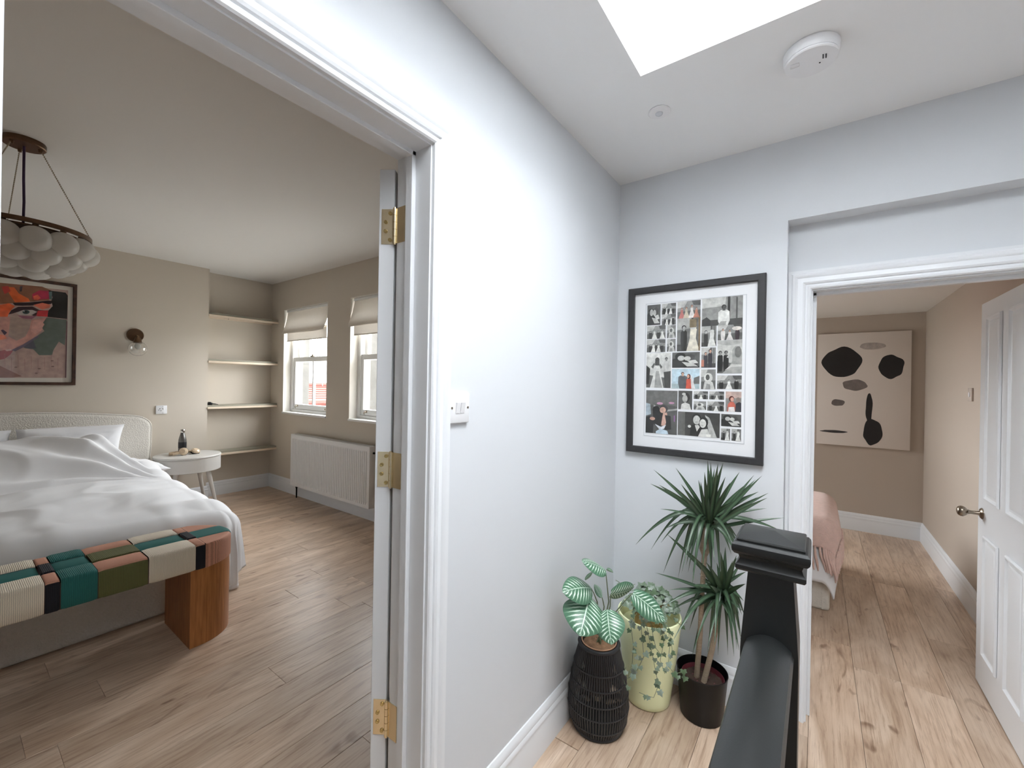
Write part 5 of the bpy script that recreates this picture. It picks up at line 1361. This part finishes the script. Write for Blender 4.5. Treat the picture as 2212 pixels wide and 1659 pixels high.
T2 += [(760+RX.uniform(-300, 190), 1150+RX.uniform(120, 470)) for k in range(18)]+[(740+RX.uniform(-260, 210), 880+RX.uniform(-60, 200)) for k in range(12)]
strap_leaves(c1_, T1, 5, 1.80); strap_leaves(c2_, T2, 6, 1.78)

# ------------------------------------------------------------------ single bed in the second bedroom
b2 = thing('bed', 'single bed with a white boucle base in the second bedroom', 'bed', (-.88, 3.77, 0))
WB = mat('white_boucle', (226, 220, 210), .95, bump=(95, .8, .005), var=(70, .06))
MB().rbox(-1.85, 3.315, 0, .082, 4.22, .32, .02, 3).build('base', WB, b2, 40)
MB().tube([(.045, 3.314, .01), (.045, 3.314, .31)], .004, 6).build('seam', WB, b2, 60)
MB().rbox(-1.84, 3.34, .31, .06, 4.20, .54, .05, 3).build('mattress', MATTR, b2, 40)
def drape(x_end, y_near, ztop, hx, hy, r, seed, amp, nu=60, nv=60, x0=-1.0, y_far=4.16):
    def fn(u, v):
        x = x0+u*(x_end+hx-x0); y = (y_near-hy)+v*(y_far-(y_near-hy))
        du = max(0, x-x_end); dn = max(0, y_near-y); d = hypot(du, dn); bx, by = min(x, x_end), max(y, y_near)
        z = ztop+.02*nz(bx*3+seed, by*3)+.05*sin(pi*min(1, max(0, (by-y_near)/.7)))*.6
        if d <= 0: return Vector((bx, by, z))
        o, h = wrap(d, r, .06); n = Vector((du, -dn))/d
        rp = amp*sin((bx*14+by*9)+seed)*smooth(.05, .25, d)
        return Vector((bx+n.x*(o+rp), by+n.y*(o+rp), max(.04, z-h)))
    return fn
dq = MB().grid(drape(.035, 3.36, .555, .30, .40, .07, 3, .010), 60, 60).build('duvet', LINEN, None, 80, origin=(-.4, 3.8, .55))
tag(dq, 'white duvet hanging over the end of the single bed', 'duvet'); sm_ = dq.modifiers.new('thick', 'SOLIDIFY'); sm_.thickness = .012; sm_.offset = 1
THR = mat('dusty_pink_knit', (226, 194, 182), .95, bump=(140, .9, .004), var=(40, .12), sheen=.2)
tw = thing('throw_blanket', 'dusty pink knitted throw with a fringe on the single bed', 'blanket', (-.2, 3.8, .60))
tfn = drape(.040, 3.35, .585, .16, .22, .085, 8, .008, x0=-.62, y_far=4.1)
tb_ = MB().grid(tfn, 50, 60).build('knit', THR, tw, 80); sm_ = tb_.modifiers.new('thick', 'SOLIDIFY'); sm_.thickness = .008; sm_.offset = 1
for k in range(34):
    u = k/33; p = tfn(u, 0.0)
    dy = random.uniform(-.010, .010); dx = .012+random.uniform(-.008, .014)
    MB().tube([p+Vector((0, -.008, .006)), p+Vector((dx*.3, -.012+dy*.3, -.05)), p+Vector((dx, -.010+dy, -.10)), p+Vector((dx*1.4, -.010+dy*1.6, -.145))], [.006, .0075, .007, .004], 7).build('tassel', THR, tw, 60)
for k in range(16):
    p = tfn(1.0, k/40)
    MB().tube([p+Vector((.010, 0, .006)), p+Vector((.014, -.004, -.06)), p+Vector((.016, random.uniform(-.01, .01), -.13))], [.006, .007, .004], 7).build('tassel', THR, tw, 60)

# ------------------------------------------------------------------ outside the bedroom windows
struct(MB().box(-120, -40, -3.3, 60, 120, -3.2), 'ground', mat('pale_paving', (172, 170, 164), .9, var=(.5, .08)), 'pale paved ground far below the bedroom windows')
hl = MB(); hl.grid(lambda u, v: Vector((-120+u*150, 70+v*40+10*nz(u*6, v*4), -3+(6.0+3.5*nz(u*9, v*2, 1))*sin(pi*min(1, v*1.3)*.75))), 50, 12)
struct(hl, 'hills', mat('distant_hazy_trees', (62, 72, 70), .95, var=(.3, .2)), 'low hazy wooded hills beyond the rooftops', 60)
TILE = mat('red_clay_tile', (96, 52, 45), .85, var=(3, .18), bump=(12, .4, .01))
BRK = mat('red_brick_house', (92, 56, 46), .9, var=(6, .2))
def house(label, c, w, d, eave, ridge, rot, hip=.35):
    h = thing('house', label, 'house', (c[0], c[1], -3.2), rz=rot)
    MB().box(-w/2+.3, -d/2+.3, 0, w/2-.3, d/2-.3, eave+3.2).build('walls', BRK, h, 0, local=True)
    rf = []
    A_ = [Vector((-w/2, -d/2, eave+3.2)), Vector((w/2, -d/2, eave+3.2)), Vector((w/2, d/2, eave+3.2)), Vector((-w/2, d/2, eave+3.2))]
    r0, r1 = Vector((-w/2+w*hip, 0, ridge+3.2)), Vector((w/2-w*hip, 0, ridge+3.2))
    ro = MB()
    for quad in ((A_[0], A_[1], r1, r0), (A_[2], A_[3], r0, r1), (A_[1], A_[2], r1, r1), (A_[3], A_[0], r0, r0)):
        nc = 22
        nrm2 = (quad[1]-quad[0]).cross(quad[3]-quad[0]).normalized()
        for k in range(nc):                                # overlapping tile courses
            t0, t1 = k/nc, (k+1)/nc+.004
            a, b = quad[0].lerp(quad[3], t0), quad[1].lerp(quad[2], t0); c_, d_ = quad[1].lerp(quad[2], min(1, t1)), quad[0].lerp(quad[3], min(1, t1))
            l_ = nrm2*.045
            ro.add([a+l_, b+l_, c_, d_, a, b], [(0, 1, 2, 3), (4, 5, 1, 0)])
    roof = ro.build('roof', TILE, h, 0, local=True)
    for p, q in ((r0, r1), (A_[0], r0), (A_[1], r1), (A_[2], r1), (A_[3], r0)):
        n_ = int((q-p).length/.45)+1
        rt = MB()
        for k in range(n_):
            a, b = p.lerp(q, k/n_), p.lerp(q, (k+.96)/n_); rt.tube([a+Vector((0, 0, .05)), b+Vector((0, 0, .07))], [.15, .13], 8)
        rt.build('ridge_tiles', TILE, roof, 40, local=True)
    for k in range(3):
        MB().box(-w/3+k*w/3-.5, -d/2+.26, eave+1.2, -w/3+k*w/3+.5, -d/2+.34, eave+2.6).build('window', PANE, h, 0, local=True)
    MB().box(w*.22, -.4, ridge+2.4, w*.22+.8, .4, ridge+4.3).build('chimney', BRK, h, 0, local=True)
    return h
house('wide red tiled house seen over the lower red roof', (-27.5, 14.2), 13, 9, -1.9, 1.05, radians(62), .3)
house('smaller red tiled house with the lower roof, outside the bedroom windows', (-14.5, 8.2), 8, 7, -2.0, .52, radians(62), .2)
GRN = mat('leafy_green', (54, 70, 48), .8, var=(2, .35)); TRK = mat('tree_bark', (96, 80, 66), .9)
def tree(label, x, y, h, r, seed):
    t = thing('tree', label, 'tree', (x, y, -3.2), 'trees beyond the rooftops')
    MB().tube([(x, y, -3.2), (x+.1, y, -1), (x, y, h-r)], [.22, .18, .1], 8).build('trunk', TRK, t, 60)
    R3_ = random.Random(seed); mb = MB(); vs = []; fs = []
    for k in range(2600):
        a, b = R3_.uniform(0, 6.283), R3_.uniform(-1, 1); q = r*(R3_.random()**.4)
        p = Vector((x+q*sqrt(1-b*b)*cos(a), y+q*sqrt(1-b*b)*sin(a), h-r*.6+q*b*1.15))
        d1_ = Vector((R3_.gauss(0, 1), R3_.gauss(0, 1), R3_.gauss(0, 1))).normalized(); d2_ = d1_.orthogonal().normalized(); s_ = .11
        i = len(vs); vs += [p, p+(d1_+d2_*.5)*s_, p+d1_*2*s_, p+(d1_-d2_*.5)*s_]; fs.append((i, i+1, i+2, i+3))
    cr = mb.add(vs, fs).build('crown', GRN, t, 0); cr['kind'] = 'stuff'
tree('leafy tree beside the smaller red roof', -13.2, 12.6, 2.1, 1.7, 3)
tree('leafy tree behind the wide red roof', -30, 21, 2.8, 2.4, 5)
tree('short leafy tree standing close to the smaller house', -9.4, 8.9, 1.9, 1.6, 8)
